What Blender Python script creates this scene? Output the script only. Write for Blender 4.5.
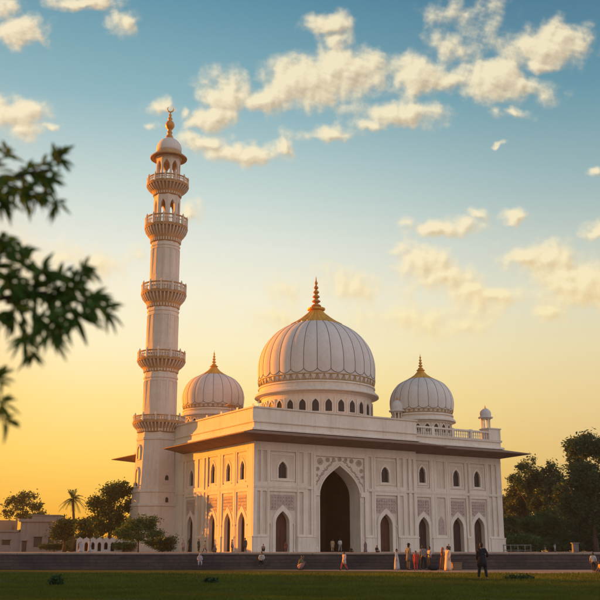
import bpy, bmesh, math, random
import numpy as np
from mathutils import Vector, Matrix
from mathutils.geometry import tessellate_polygon
R = math.radians
PI = math.pi
random.seed(7)
rng = np.random.default_rng(7)
for o in list(bpy.data.objects):
    bpy.data.objects.remove(o)
scn = bpy.context.scene
COL = scn.collection

# ---------------------------------------------------------------- camera
TH = math.asin(.251)
FPX = 1000 * math.cos(TH)          # focal length in pixels of the 600 px photograph
CZ = 1.35
cam = bpy.data.cameras.new('camera')
cam.sensor_width = 36
cam.lens = FPX / 600 * 36
cam.clip_start = .05
cam.clip_end = 5000
cam.dof.use_dof = True
cam.dof.focus_distance = 125
cam.dof.aperture_fstop = 2.1
co = bpy.data.objects.new('camera', cam)
COL.objects.link(co)
co.location = (0, 0, CZ)
co.rotation_euler = (PI / 2 + TH, 0, 0)
scn.camera = co

# ---------------------------------------------------------------- light
SUN_EL = R(7.6)
SUN_AZ = math.atan2(-.88, .475)    # clockwise from +Y
EXPO = 1.22
scn.view_settings.view_transform = 'Standard'
scn.view_settings.look = 'None'
scn.view_settings.gamma = 1
scn.view_settings.use_curve_mapping = False
scn.view_settings.exposure = EXPO
sl = bpy.data.lights.new('sun', 'SUN')
sl.energy = 5.0
sl.angle = R(.6)
sl.color = (1, .315, .012)
so = bpy.data.objects.new('sun', sl)
COL.objects.link(so)
sdir = Vector((math.sin(SUN_AZ) * math.cos(SUN_EL), math.cos(SUN_AZ) * math.cos(SUN_EL), math.sin(SUN_EL)))
so.rotation_euler = sdir.to_track_quat('Z', 'Y').to_euler()
so.location = sdir * 300


def lin(r, g, b):
    f = lambda c: (c / 255 / 12.92) if c <= 10 else ((c / 255 + .055) / 1.055) ** 2.4
    return (f(r), f(g), f(b), 1)


def uvdir(u, v):
    x = (u - 300) / FPX
    y = (300 - v) / FPX
    return x, math.cos(TH) - y * math.sin(TH), math.sin(TH) + y * math.cos(TH)


def at(u, v, Y):
    x, y, z = uvdir(u, v)
    t = Y / y
    return Vector((t * x, Y, CZ + t * z))


def build_world():
    w = bpy.data.worlds.new('World')
    scn.world = w
    w.use_nodes = True
    nt = w.node_tree
    nt.nodes.clear()
    N, L = nt.nodes.new, nt.links.new

    def wire(sock, v):
        if hasattr(v, 'links') or isinstance(v, bpy.types.NodeSocket):
            L(v, sock)
        else:
            sock.default_value = v

    def m(op, a, b=0.0, c=0.0, tree=None, clamp=False):
        n = N('ShaderNodeMath'); n.operation = op; n.use_clamp = clamp
        wire(n.inputs[0], a); wire(n.inputs[1], b); wire(n.inputs[2], c)
        return n.outputs[0]

    def vm(op, a, b=(0, 0, 0), c=(0, 0, 0), out=0):
        n = N('ShaderNodeVectorMath'); n.operation = op
        wire(n.inputs[0], a)
        if op == 'SCALE':
            wire(n.inputs['Scale'], b)
        else:
            wire(n.inputs[1], b)
        if op == 'MULTIPLY_ADD':
            wire(n.inputs[2], c)
        return n.outputs['Value'] if op in ('DOT_PRODUCT', 'LENGTH') else n.outputs[0]

    def mr(x, a, b, t='SMOOTHSTEP'):
        n = N('ShaderNodeMapRange'); n.interpolation_type = t
        wire(n.inputs[0], x); n.inputs[1].default_value = a; n.inputs[2].default_value = b
        return n.outputs[0]

    def mix(f, a, b):
        n = N('ShaderNodeMix'); n.data_type = 'RGBA'
        wire(n.inputs[0], f); wire(n.inputs[6], a); wire(n.inputs[7], b)
        return n.outputs[2]

    def ramp(x, stops):
        n = N('ShaderNodeValToRGB')
        e = n.color_ramp.elements
        while len(e) < len(stops):
            e.new(.5)
        for k, (p, c) in enumerate(stops):
            e[k].position = p; e[k].color = c
        L(x, n.inputs[0])
        return n.outputs[0]

    tc = N('ShaderNodeTexCoord').outputs['Generated']
    d = vm('NORMALIZE', tc)
    sep = N('ShaderNodeSeparateXYZ'); L(d, sep.inputs[0])
    x, y, z = sep.outputs
    hz = m('MAXIMUM', z, 0.0)
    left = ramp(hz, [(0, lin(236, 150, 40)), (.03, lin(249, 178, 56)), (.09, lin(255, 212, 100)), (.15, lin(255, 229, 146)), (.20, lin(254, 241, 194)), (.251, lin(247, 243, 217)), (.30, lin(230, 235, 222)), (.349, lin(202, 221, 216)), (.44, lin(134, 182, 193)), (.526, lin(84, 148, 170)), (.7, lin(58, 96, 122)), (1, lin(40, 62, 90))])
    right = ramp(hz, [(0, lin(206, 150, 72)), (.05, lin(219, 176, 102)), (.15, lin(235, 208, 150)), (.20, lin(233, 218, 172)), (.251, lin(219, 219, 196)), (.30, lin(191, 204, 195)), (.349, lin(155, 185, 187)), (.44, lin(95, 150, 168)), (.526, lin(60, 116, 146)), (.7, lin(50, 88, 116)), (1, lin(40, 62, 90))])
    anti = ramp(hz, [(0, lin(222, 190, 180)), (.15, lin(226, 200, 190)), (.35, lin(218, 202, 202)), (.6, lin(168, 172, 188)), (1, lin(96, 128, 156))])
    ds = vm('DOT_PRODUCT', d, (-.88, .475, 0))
    anti = vm('MULTIPLY', anti, (1.78, 1.93, 1.94))  # unseen sky behind the camera scaled up to light the shaded front
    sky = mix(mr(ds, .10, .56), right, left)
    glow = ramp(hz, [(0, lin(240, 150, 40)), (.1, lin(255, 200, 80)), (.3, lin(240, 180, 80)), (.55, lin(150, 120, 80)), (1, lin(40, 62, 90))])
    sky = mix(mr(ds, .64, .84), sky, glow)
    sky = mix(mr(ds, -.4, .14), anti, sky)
    # golden tint of unseen sky around the sun, added to warm the left wall
    # clouds: soft puffs along fixed sky directions
    ys = m('MAXIMUM', y, .05)
    q = N('ShaderNodeCombineXYZ')
    L(m('DIVIDE', m('MULTIPLY', x, 1000.0), ys), q.inputs[0])
    L(m('DIVIDE', m('MULTIPLY', z, 1000.0), ys), q.inputs[1])
    q = q.outputs[0]
    puffs = [(18, 26, 24, 15, 1), (4, 8, 20, 12, .9), (85, 1, 36, 7, .9), (124, 20, 16, 13, .75), (12, 115, 24, 15, 1.1), (22, 128, 18, 10, .8), (51, 128, 6, 4, .8),
             (160, 106, 12, 6, .8), (188, 113, 7, 5, .6), (154, 126, 6, 4, .6), (327, 28, 16, 12, 1.0), (338, 44, 14, 14, .9), (348, 72, 36, 22, 1.3), (310, 82, 40, 22, 1.4), (268, 99, 24, 13, 1.2),
             (228, 92, 18, 20, 1.1), (214, 118, 17, 12, 1.1), (206, 142, 22, 10, 1.15), (240, 155, 32, 10, 1.15), (332, 134, 28, 7, .9), (370, 124, 22, 7, .85),
             (396, 112, 40, 12, 1.1), (418, 78, 24, 18, 1.2), (452, 80, 28, 15, 1.2), (490, 84, 42, 17, 1.25), (520, 84, 16, 10, 1.0), (468, 14, 30, 20, .8), (452, 48, 20, 14, .7),
             (556, 46, 42, 17, 1.05), (588, 36, 14, 12, .7), (545, 60, 20, 8, .8), (514, 114, 11, 5, .7), (497, 144, 4, 2, .7), (596, 175, 9, 5, .8), (597, 232, 9, 9, .8),
             (478, 214, 10, 5, .7), (522, 216, 12, 5, .75), (380, 219, 11, 4, .5), (438, 228, 32, 9, 1.0), (408, 226, 10, 5, .6), (420, 246, 12, 6, .55), (392, 249, 12, 4, .55),
             (394, 266, 12, 5, .5), (424, 262, 24, 14, 1.0), (446, 276, 30, 11, 1.0), (488, 294, 40, 8, .9), (465, 290, 24, 9, .8), (524, 257, 18, 7, .8), (550, 262, 24, 17, 1.1), (580, 284, 32, 22, 1.2), (566, 272, 20, 14, 1.0),
             (550, 308, 16, 8, .8), (345, 292, 40, 12, .42), (400, 316, 60, 12, .36), (460, 326, 26, 8, .4), (195, 211, 8, 7, .45), (130, 257, 20, 7, .4), (60, 262, 50, 12, .4), (287, 147, 6, 6, .7), (268, 322, 36, 8, .25), (84, 300, 60, 9, .28)]
    # domain warp
    def noise(scale, detail, rough, vec, dim='3D'):
        n = N('ShaderNodeTexNoise'); n.noise_dimensions = dim
        n.inputs['Scale'].default_value = scale; n.inputs['Detail'].default_value = detail
        n.inputs['Roughness'].default_value = rough
        L(vec, n.inputs['Vector'])
        return n
    def field(qq):
        nw = noise(.021, 3, .55, qq, '2D')
        wv = vm('MULTIPLY_ADD', nw.outputs['Color'], (44, 30, 0), (-22, -15, 0))
        qw = vm('ADD', qq, wv)
        cur = None
        for (u, v, ru, rv, s) in puffs:
            dx, dy, dz = uvdir(u, v)
            cx, cy = 1000 * dx / dy, 1000 * dz / dy
            ix, iy = 1 / (ru * 1.62), 1 / (rv * 1.7)
            l = vm('LENGTH', vm('MULTIPLY_ADD', qw, (ix, iy, 0), (-cx * ix, -cy * iy, 0)))
            e = m('MULTIPLY_ADD', l, -s, s)
            cur = e if cur is None else m('SMOOTH_MAX', cur, e, .12)
        return cur
    def density(qq):
        na = noise(.019, 5, .55, qq, '2D').outputs['Fac']
        nb = noise(.075, 3, .5, qq, '2D').outputs['Fac']
        return m('ADD', m('ADD', field(qq), m('MULTIPLY_ADD', na, 1.75, -.80)), m('MULTIPLY_ADD', nb, .42, -.21))
    dens = density(q)
    dens2 = density(vm('ADD', q, (-5, 6, 0)))
    mask = m('POWER', mr(dens, -.16, .72), 1.25)
    mask = m('MULTIPLY', mask, m('MULTIPLY', mr(z, .02, .2), mr(y, .1, .4)))
    shade = m('MULTIPLY_ADD', m('SUBTRACT', dens, dens2), 1.5, .66, clamp=True)
    hi = mix(mr(z, .15, .35), lin(255, 238, 180), lin(255, 240, 200))
    lo = mix(mr(z, .15, .45), lin(242, 212, 152), lin(206, 186, 152))
    cloud = mix(shade, lo, hi)
    sky = mix(m('MULTIPLY', mask, .9), sky, cloud)
    # the physical sky under the tint
    nish = N('ShaderNodeTexSky'); nish.sky_type = 'NISHITA'
    nish.sun_disc = False
    nish.sun_elevation = SUN_EL; nish.sun_rotation = SUN_AZ
    nish.dust_density = 3; nish.air_density = 1.2; nish.ozone_density = 2
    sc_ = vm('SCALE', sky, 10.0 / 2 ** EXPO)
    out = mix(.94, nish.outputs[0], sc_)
    # below the horizon: dull earth
    out = mix(mr(z, -.03, -.004), (.25, .22, .12, 1), out)
    bg = N('ShaderNodeBackground'); bg.inputs[1].default_value = .1
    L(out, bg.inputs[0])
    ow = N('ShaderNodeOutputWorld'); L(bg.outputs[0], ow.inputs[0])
    w.cycles.sampling_method = 'MANUAL'
    w.cycles.sample_map_resolution = 512


build_world()

# ---------------------------------------------------------------- materials
MATS = {}


def mat(name, c1, c2=None, rough=.85, scale=.5, streak=0.0, bump=.15, bscale=9, metal=0.0, trans=0.0, spec=.3, fine=.25):
    if name in MATS:
        return MATS[name]
    m = bpy.data.materials.new(name)
    m.use_nodes = True
    nt = m.node_tree
    nt.nodes.clear()
    N, L = nt.nodes.new, nt.links.new
    tc = N('ShaderNodeTexCoord').outputs['Object']
    c2 = c2 or tuple(c * .78 for c in c1)

    def noise(s, det, vec):
        n = N('ShaderNodeTexNoise'); n.inputs['Scale'].default_value = s
        n.inputs['Detail'].default_value = det; n.inputs['Roughness'].default_value = .6
        L(vec, n.inputs['Vector']); return n.outputs['Fac']

    def mapr(x, a, b):
        n = N('ShaderNodeMapRange'); L(x, n.inputs[0]); n.inputs[1].default_value = a; n.inputs[2].default_value = b
        return n.outputs[0]

    def mix(f, a, b):
        n = N('ShaderNodeMix'); n.data_type = 'RGBA'
        for k, v in ((0, f), (6, a), (7, b)):
            if isinstance(v, bpy.types.NodeSocket): L(v, n.inputs[k])
            else: n.inputs[k].default_value = v
        return n.outputs[2]
    a4 = (*c1, 1); b4 = (*c2, 1)
    col = mix(mapr(noise(scale, 5, tc), .35, .68), a4, b4)
    f = noise(scale * 9, 4, tc)
    mm = N('ShaderNodeMath'); mm.operation = 'MULTIPLY'; L(mapr(f, .45, .75), mm.inputs[0]); mm.inputs[1].default_value = fine
    col = mix(mm.outputs[0], col, (c2[0] * .7, c2[1] * .68, c2[2] * .64, 1))
    if streak:
        mp = N('ShaderNodeMapping'); mp.inputs['Scale'].default_value = (1.1, 1.1, .07); L(tc, mp.inputs[0])
        s = mapr(noise(2.6, 6, mp.outputs[0]), .5, .76)
        mm = N('ShaderNodeMath'); mm.operation = 'MULTIPLY'; L(s, mm.inputs[0]); mm.inputs[1].default_value = streak
        col = mix(mm.outputs[0], col, (c2[0] * .45, c2[1] * .42, c2[2] * .4, 1))
    b = N('ShaderNodeBsdfPrincipled')
    L(col, b.inputs['Base Color'])
    b.inputs['Roughness'].default_value = rough
    b.inputs['Metallic'].default_value = metal
    b.inputs['Specular IOR Level'].default_value = spec
    if bump:
        bn = N('ShaderNodeBump'); bn.inputs['Strength'].default_value = bump; bn.inputs['Distance'].default_value = .03
        L(noise(bscale, 5, tc), bn.inputs['Height']); L(bn.outputs[0], b.inputs['Normal'])
    sh = b.outputs[0]
    if trans:
        t = N('ShaderNodeBsdfTranslucent'); L(col, t.inputs[0])
        ms = N('ShaderNodeMixShader'); ms.inputs[0].default_value = trans
        L(sh, ms.inputs[1]); L(t.outputs[0], ms.inputs[2]); sh = ms.outputs[0]
    o = N('ShaderNodeOutputMaterial'); L(sh, o.inputs[0])
    MATS[name] = m
    return m


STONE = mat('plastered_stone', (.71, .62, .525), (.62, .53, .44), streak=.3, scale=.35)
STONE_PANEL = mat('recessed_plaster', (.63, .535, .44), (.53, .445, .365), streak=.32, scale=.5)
JALI = mat('carved_pink_stone', (.47, .375, .33), (.33, .25, .22), scale=2.6, bump=.9, bscale=5, fine=.6)
RELIEF = mat('carved_relief_stone', (.50, .40, .35), (.36, .28, .24), scale=2.2, bump=.5, fine=.5)
DOMEM = mat('pale_dome_plaster', (.63, .575, .53), (.56, .51, .47), streak=.16, scale=.3)
MINS = mat('minaret_plaster', (.62, .53, .435), (.54, .455, .37), streak=.28, scale=.3)
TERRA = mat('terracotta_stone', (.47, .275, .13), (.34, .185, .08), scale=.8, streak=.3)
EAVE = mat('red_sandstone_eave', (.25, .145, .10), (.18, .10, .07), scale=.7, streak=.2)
LEAD = mat('dark_lead_seam', (.13, .105, .09), (.07, .055, .05), scale=1.4)
OCHRE = mat('ochre_paint', (.46, .29, .10), (.30, .18, .07), scale=1.5)
GOLD = mat('gilded_copper', (.78, .40, .06), (.58, .27, .04), rough=.45, metal=.2, scale=.9, bump=.05)
COPPER = mat('weathered_copper', (.62, .27, .06), (.42, .17, .04), rough=.5, metal=.2, scale=1.2)
WOOD = mat('brown_door_wood', (.095, .034, .018), (.055, .020, .011), scale=1.5, streak=.3, rough=.6)
DARKWOOD = mat('dark_door_wood', (.05, .026, .02), (.03, .017, .014), scale=1.5, streak=.3, rough=.6)
LATTICE = mat('dark_window_lattice', (.035, .028, .026), scale=3, rough=.5)
DARKIN = mat('shade_dark_plaster', (.07, .04, .03), (.045, .026, .02), scale=.5)  # interior shade is put into this dark plaster colour
STEP = mat('dark_step_stone', (.090, .066, .062), (.048, .037, .037), scale=.35, streak=.4, bump=.4, fine=.5)
COPING = mat('pale_step_edge', (.30, .25, .22), (.2, .165, .145), scale=.9)
DECKM = mat('deck_paving', (.22, .17, .15), (.17, .13, .115), scale=.4)
PATHM = mat('sandy_path', (.30, .19, .12), (.22, .14, .085), scale=.5, bump=.5, fine=.5)
GROUND = mat('lawn_soil', (.062, .068, .011), (.055, .046, .012), scale=.25, bump=1.0, bscale=14, fine=.6, rough=1, spec=.05)
GRASS = mat('grass_blades', (.104, .132, .014), (.066, .080, .011), scale=.3, bump=0, trans=.3, rough=.7, spec=.1)
BARK = mat('brown_bark', (.09, .06, .04), (.05, .035, .025), scale=3, bump=.6)
LEAF = mat('dark_leaves', (.044, .088, .022), (.024, .052, .015), scale=.45, bump=0, trans=.3, rough=.6)
LEAFB = mat('olive_leaves', (.062, .092, .022), (.034, .054, .014), scale=.5, bump=0, trans=.35, rough=.6)
LEAFC = mat('fresh_green_leaves', (.07, .135, .030), (.042, .082, .019), scale=.6, bump=0, trans=.35, rough=.6)
LEAFF = mat('mango_leaves', (.070, .140, .022), (.036, .070, .014), scale=6, bump=0, trans=.38, rough=.75, spec=.1)
GREYB = mat('grey_house_plaster', (.25, .225, .21), (.19, .17, .16), streak=.4, scale=.3)
DULL = mat('dull_grey_paint', (.15, .145, .14), (.11, .105, .1))
WHITEB = mat('whitewashed_plaster', (.52, .46, .42), (.43, .375, .34), streak=.3, scale=.4)
SKIN = mat('brown_skin', (.22, .12, .08), scale=4, bump=0, rough=.6)
EYE = mat('dark_eye', (.02, .015, .012), scale=4, bump=0, rough=.3)
HAIR = mat('black_hair', (.015, .012, .01), scale=9, bump=.3, rough=.6)


def add_joints(m, w, h, dark):
    nt = m.node_tree; N, L = nt.nodes.new, nt.links.new
    b = next(n for n in nt.nodes if n.type == 'BSDF_PRINCIPLED')
    src = b.inputs['Base Color'].links[0].from_socket
    tc = N('ShaderNodeTexCoord').outputs['Object']
    sp = N('ShaderNodeSeparateXYZ'); L(tc, sp.inputs[0])
    cb = N('ShaderNodeCombineXYZ'); L(sp.outputs[0], cb.inputs[0]); L(sp.outputs[2], cb.inputs[1])
    bt = N('ShaderNodeTexBrick'); L(cb.outputs[0], bt.inputs['Vector'])
    bt.inputs['Scale'].default_value = 1; bt.inputs['Brick Width'].default_value = w; bt.inputs['Row Height'].default_value = h
    bt.inputs['Mortar Size'].default_value = .018; bt.inputs['Mortar Smooth'].default_value = .3
    bt.inputs['Color1'].default_value = (1.12, 1.1, 1.08, 1); bt.inputs['Color2'].default_value = (.86, .86, .88, 1); bt.inputs['Mortar'].default_value = (dark, dark, dark, 1)
    mx = N('ShaderNodeMix'); mx.data_type = 'RGBA'; mx.blend_type = 'MULTIPLY'; mx.inputs[0].default_value = 1
    L(src, mx.inputs[6]); L(bt.outputs['Color'], mx.inputs[7]); L(mx.outputs[2], b.inputs['Base Color'])


add_joints(STEP, 2.3, .24, .55)
add_joints(COPING, 1.9, 3, .4)


def cloth(name, c):
    return mat('cloth_' + name, c, tuple(k * .75 for k in c), scale=3, bump=.3, rough=.9)


# ---------------------------------------------------------------- mesh helpers
class MB:
    def __init__(s):
        s.v = []; s.f = []; s.mi = []; s.cur = 0

    def add(s, vs, fs):
        n = len(s.v)
        s.v.extend(vs)
        s.f.extend([tuple(i + n for i in f) for f in fs])
        s.mi.extend([s.cur] * len(fs))

    def box(s, x0, x1, y0, y1, z0, z1):
        s.add([(x0, y0, z0), (x1, y0, z0), (x1, y1, z0), (x0, y1, z0), (x0, y0, z1), (x1, y0, z1), (x1, y1, z1), (x0, y1, z1)],
              [(0, 3, 2, 1), (4, 5, 6, 7), (0, 1, 5, 4), (1, 2, 6, 5), (2, 3, 7, 6), (3, 0, 4, 7)])

    def lathe(s, prof, n=32, c=(0, 0, 0), rot=0.0, rf=None, sx=1, sy=1):
        """closed solid of revolution; prof = [(r, z)] bottom to top; rf(angle, r, z) -> r"""
        vs = []; fs = []
        for (r, z) in prof:
            for k in range(n):
                a = rot + 2 * PI * k / n
                rr = rf(a, r, z) if rf else r
                vs.append((c[0] + rr * math.cos(a) * sx, c[1] + rr * math.sin(a) * sy, c[2] + z))
        for j in range(len(prof) - 1):
            for k in range(n):
                k2 = (k + 1) % n
                fs.append((j * n + k, j * n + k2, (j + 1) * n + k2, (j + 1) * n + k))
        fs.append(tuple(range(n - 1, -1, -1)))
        t = (len(prof) - 1) * n
        fs.append(tuple(range(t, t + n)))
        s.add(vs, fs)

    def tube(s, pts, rad, n=6, closed=False):
        pts = [Vector(p) for p in pts]
        if not hasattr(rad, '__len__'):
            rad = [rad] * len(pts)
        vs = []; fs = []
        up = Vector((0, 0, 1))
        prev = None
        L = len(pts)
        for i, p in enumerate(pts):
            if closed:
                t = pts[(i + 1) % L] - pts[i - 1]
            else:
                t = pts[min(i + 1, L - 1)] - pts[max(i - 1, 0)]
            if t.length < 1e-9: t = Vector((0, 0, 1))
            t.normalize()
            if prev is None:
                a = t.cross(up)
                if a.length < .05: a = t.cross(Vector((1, 0, 0)))
            else:
                a = prev - t * prev.dot(t)
                if a.length < 1e-6: a = t.cross(Vector((1, 0, 0)))
            a.normalize(); prev = a
            b = t.cross(a)
            for k in range(n):
                an = 2 * PI * k / n
                vs.append(tuple(p + (a * math.cos(an) + b * math.sin(an)) * rad[i]))
        for j in range(L if closed else L - 1):
            j2 = (j + 1) % L
            for k in range(n):
                k2 = (k + 1) % n
                fs.append((j * n + k, j * n + k2, j2 * n + k2, j2 * n + k))
        if not closed:
            fs.append(tuple(range(n - 1, -1, -1)))
            fs.append(tuple(range((L - 1) * n, L * n)))
        s.add(vs, fs)

    def plate(s, outer, holes, d0, d1, fr):
        """slab with holes; loops are (s, z) lists; fr(s, z, depth) -> xyz"""
        loops = [outer] + list(holes)
        tris = tessellate_polygon([[Vector((a, b, 0)) for a, b in lp] for lp in loops])
        flat = [p for lp in loops for p in lp]
        n = len(flat)
        vs = [fr(a, b, d0) for a, b in flat] + [fr(a, b, d1) for a, b in flat]
        fs = [tuple(t) for t in tris] + [tuple(i + n for i in reversed(t)) for t in tris]
        o = 0
        for lp in loops:
            k = len(lp)
            for i in range(k):
                j = (i + 1) % k
                fs.append((o + i, o + j, o + j + n, o + i + n))
            o += k
        s.add(vs, fs)

    def sweep(s, pts, prof, closed=False):
        """sweep a closed (offset, z) profile along a plan polyline, offset to its right, mitred"""
        P = [Vector((p[0], p[1])) for p in pts]
        L = len(P)
        def nrm(a, b):
            d = (b - a).normalized()
            return Vector((d.y, -d.x))
        ms = []
        for i in range(L):
            na = nrm(P[i - 1], P[i]) if (closed or i > 0) else None
            nb = nrm(P[i], P[(i + 1) % L]) if (closed or i < L - 1) else None
            if na is None: ms.append(nb)
            elif nb is None: ms.append(na)
            else:
                b = (na + nb).normalized()
                ms.append(b / max(.3, b.dot(na)))
        K = len(prof)
        vs = [(P[i].x + ms[i].x * o, P[i].y + ms[i].y * o, z) for i in range(L) for (o, z) in prof]
        fs = []
        for i in range(L if closed else L - 1):
            i2 = (i + 1) % L
            for k in range(K):
                k2 = (k + 1) % K
                fs.append((i * K + k, i2 * K + k, i2 * K + k2, i * K + k2))
        if not closed:
            fs.append(tuple(range(K)))
            fs.append(tuple(range((L - 1) * K, L * K))[::-1])
        s.add(vs, fs)

    def ball(s, c, r, n=10, m=7, rot=None):
        if not hasattr(r, '__len__'): r = (r, r, r)
        vs = [(0, 0, -1)]; fs = []
        for j in range(1, m):
            t = -PI / 2 + PI * j / m
            for k in range(n):
                a = 2 * PI * k / n
                vs.append((math.cos(t) * math.cos(a), math.cos(t) * math.sin(a), math.sin(t)))
        vs.append((0, 0, 1))
        for k in range(n):
            k2 = (k + 1) % n
            fs.append((0, 1 + k2, 1 + k))
            for j in range(m - 2):
                fs.append((1 + j * n + k, 1 + j * n + k2, 1 + (j + 1) * n + k2, 1 + (j + 1) * n + k))
            fs.append((1 + (m - 2) * n + k, 1 + (m - 2) * n + k2, len(vs) - 1))
        c = Vector(c)
        out = []
        for p in vs:
            q = Vector((p[0] * r[0], p[1] * r[1], p[2] * r[2]))
            if rot is not None: q = rot @ q
            out.append(tuple(c + q))
        s.add(out, fs)

    def build(s, name, material, parent=None, smooth=False, bevel=0.0, label=None):
        me = bpy.data.meshes.new(name)
        me.from_pydata(s.v, [], s.f)
        bm = bmesh.new(); bm.from_mesh(me)
        bmesh.ops.recalc_face_normals(bm, faces=bm.faces)
        bm.to_mesh(me); bm.free()
        mats = material if isinstance(material, (list, tuple)) else [material]
        for m_ in mats: me.materials.append(m_)
        if len(mats) > 1:
            me.polygons.foreach_set('material_index', s.mi)
        if smooth:
            me.polygons.foreach_set('use_smooth', [True] * len(me.polygons))
            if smooth != 'all':
                me.set_sharp_from_angle(angle=R(40))
        o = bpy.data.objects.new(name, me)
        COL.objects.link(o)
        if parent is not None: o.parent = parent
        if bevel:
            b = o.modifiers.new('bevel', 'BEVEL'); b.width = bevel; b.segments = 2; b.limit_method = 'ANGLE'
        if label: o['label'] = label
        return o


def tag(o, label, cat, group=None):
    o['label'] = label; o['category'] = cat
    if group: o['group'] = group
    return o


def thing(name, label, cat, loc=(0, 0, 0), rz=0.0, group=None):
    o = bpy.data.objects.new(name, None)
    o.empty_display_size = .3
    COL.objects.link(o)
    o.location = loc; o.rotation_euler = (0, 0, rz)
    return tag(o, label, cat, group)


def struct(o):
    o['kind'] = 'structure'; return o


def copy_tree(o, parent=None):
    c = o.copy(); COL.objects.link(c)
    if parent is not None: c.parent = parent
    for ch in list(o.children): copy_tree(ch, c)
    return c


def arch(cx, w, z0, zs, zt, n=12, cusp=0.0):
    """pointed arch outline, counter-clockwise from bottom left"""
    hw = w / 2
    r = []
    for k in range(n + 1):
        t = k / n
        x = hw * math.cos(PI / 2 * t)
        z = zs + (zt - zs) * (.78 * math.sin(PI / 2 * t) + .22 * t ** 4)
        if cusp and 0 < k < n:
            c = 1 - cusp * abs(math.sin(t * PI * 3))
            x *= c
        r.append((cx + x, z))
    l = [(2 * cx - x, z) for x, z in r[:-1]][::-1]
    return [(cx - hw, z0), (cx + hw, z0)] + r + l


def rect(x0, x1, z0, z1):
    return [(x0, z0), (x1, z0), (x1, z1), (x0, z1)]


def grow(loop, cx, k, cz=None, kz=1.0):
    return [(cx + (a - cx) * k, (b if cz is None else cz + (b - cz) * kz)) for a, b in loop]


# ---------------------------------------------------------------- ground, terrace, path
DECK = 1.2
TY = 77.0
g = MB()
g.add([(-270, -50, 0), (270, -50, 0), (270, 262, 0), (-270, 262, 0)], [(0, 1, 2, 3)])
struct(g.build('ground', GROUND))
p = MB()
edge = []
xs = np.linspace(-7, 120, 191)
for i, x in enumerate(xs):
    edge.append((x, min(TY - 1.72, float(np.interp(x, [-7, -3, 2, 9, 16, 40], [75.4, 73.6, 70.5, 66.5, 62.5, 60])) + .5 * math.sin(x * .41) + .35 * math.sin(x * 1.17 + 1) + rng.uniform(-.3, .3))))
vs = [(x, y, .004) for x, y in edge] + [(x, TY - 1.7, .004) for x in xs]
n = len(xs)
p.add(vs, [(i, i + 1, n + i + 1, n + i) for i in range(n - 1)])
struct(p.build('path', PATHM))

terr = thing('stone_terrace', 'long dark stone terrace with steps along the front that the mosque stands on', 'terrace', (0, TY, 0))
t = MB(); t.box(-260, 260, .35, 180, 0, DECK - .05); t.build('terrace_body', STEP, terr)
t = MB(); t.box(-260, 260, .72, 180.003, DECK - .047, DECK); t.build('deck_paving', DECKM, terr)
t = MB(); t.box(-260, 260, .28, .717, DECK - .11, DECK + .003); t.build('coping', COPING, terr)
for k in range(4):
    t = MB(); t.box(-260, 260, -1.45 + .45 * k, .345, .24 * k + (.001 if k else 0), .24 * (k + 1))
    o = t.build('step', STEP, terr, bevel=.025)

# evening air
hz_ = MB(); hz_.box(-275, 275, -55, 268, -1.0, 78)
hm = bpy.data.materials.new('evening_haze'); hm.use_nodes = True; hm.node_tree.nodes.clear()
pv = hm.node_tree.nodes.new('ShaderNodeVolumePrincipled')
pv.inputs['Color'].default_value = (.95, .93, .9, 1); pv.inputs['Density'].default_value = .00018; pv.inputs['Anisotropy'].default_value = .55
om = hm.node_tree.nodes.new('ShaderNodeOutputMaterial'); hm.node_tree.links.new(pv.outputs[0], om.inputs['Volume'])
ho = hz_.build('haze', hm); ho['kind'] = 'stuff'; tag(ho, 'thin golden evening haze over the whole place', 'haze')

# lawn blades
def grass_mesh():
    V = []; F = 0
    zones = [(26, 33, 330), (33, 42, 170), (42, 62, 60)]
    P = []
    for y0, y1, dens in zones:
        w = y1 * .36
        cnt = int((y1 - y0) * 2 * w * dens)
        P.append(np.stack([rng.uniform(-w, w, cnt), rng.uniform(y0, y1, cnt), np.zeros(cnt)], 1))
    P = np.concatenate(P)
    bare = np.sin(P[:, 0] * .9 + 1.7 * np.sin(P[:, 1] * .43)) * np.sin(P[:, 1] * .55 + 1.3 * np.sin(P[:, 0] * .31)) + .5 * np.sin(P[:, 0] * 2.3 + P[:, 1] * 1.1)
    P = P[rng.uniform(0, 1, len(P)) > np.clip((bare - .35) * 1.1, 0, .8)]
    cl = np.sin(P[:, 0] * 1.3 + 2 * np.sin(P[:, 1] * .6)) + np.sin(P[:, 0] * .37 + P[:, 1] * .9)
    n = len(P)
    h = rng.uniform(.035, .085, n) * (1 + .22 * cl) * (1 + (P[:, 1] - 26) / 60)
    wd = rng.uniform(.006, .012, n) * (1 + (P[:, 1] - 26) / 18)
    a = rng.uniform(0, 2 * PI, n); b = rng.uniform(0, 2 * PI, n)
    side = np.stack([np.cos(a), np.sin(a), np.zeros(n)], 1) * wd[:, None]
    lean = np.stack([np.cos(b), np.sin(b), np.zeros(n)], 1) * (h * rng.uniform(.1, .7, n))[:, None]
    tip = P + lean + np.stack([np.zeros(n), np.zeros(n), h], 1)
    V = np.stack([P - side, P + side, tip], 1).reshape(-1, 3)
    me = bpy.data.meshes.new('lawn_grass')
    me.vertices.add(3 * n); me.vertices.foreach_set('co', V.ravel())
    me.loops.add(3 * n); me.loops.foreach_set('vertex_index', np.arange(3 * n, dtype=np.int32))
    me.polygons.add(n); me.polygons.foreach_set('loop_start', np.arange(0, 3 * n, 3, dtype=np.int32))
    me.update(calc_edges=True)
    me.materials.append(GRASS)
    o = bpy.data.objects.new('lawn_grass', me); COL.objects.link(o)
    tag(o, 'short dark green grass of the lawn in front of the terrace', 'grass'); o['kind'] = 'stuff'


grass_mesh()

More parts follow.
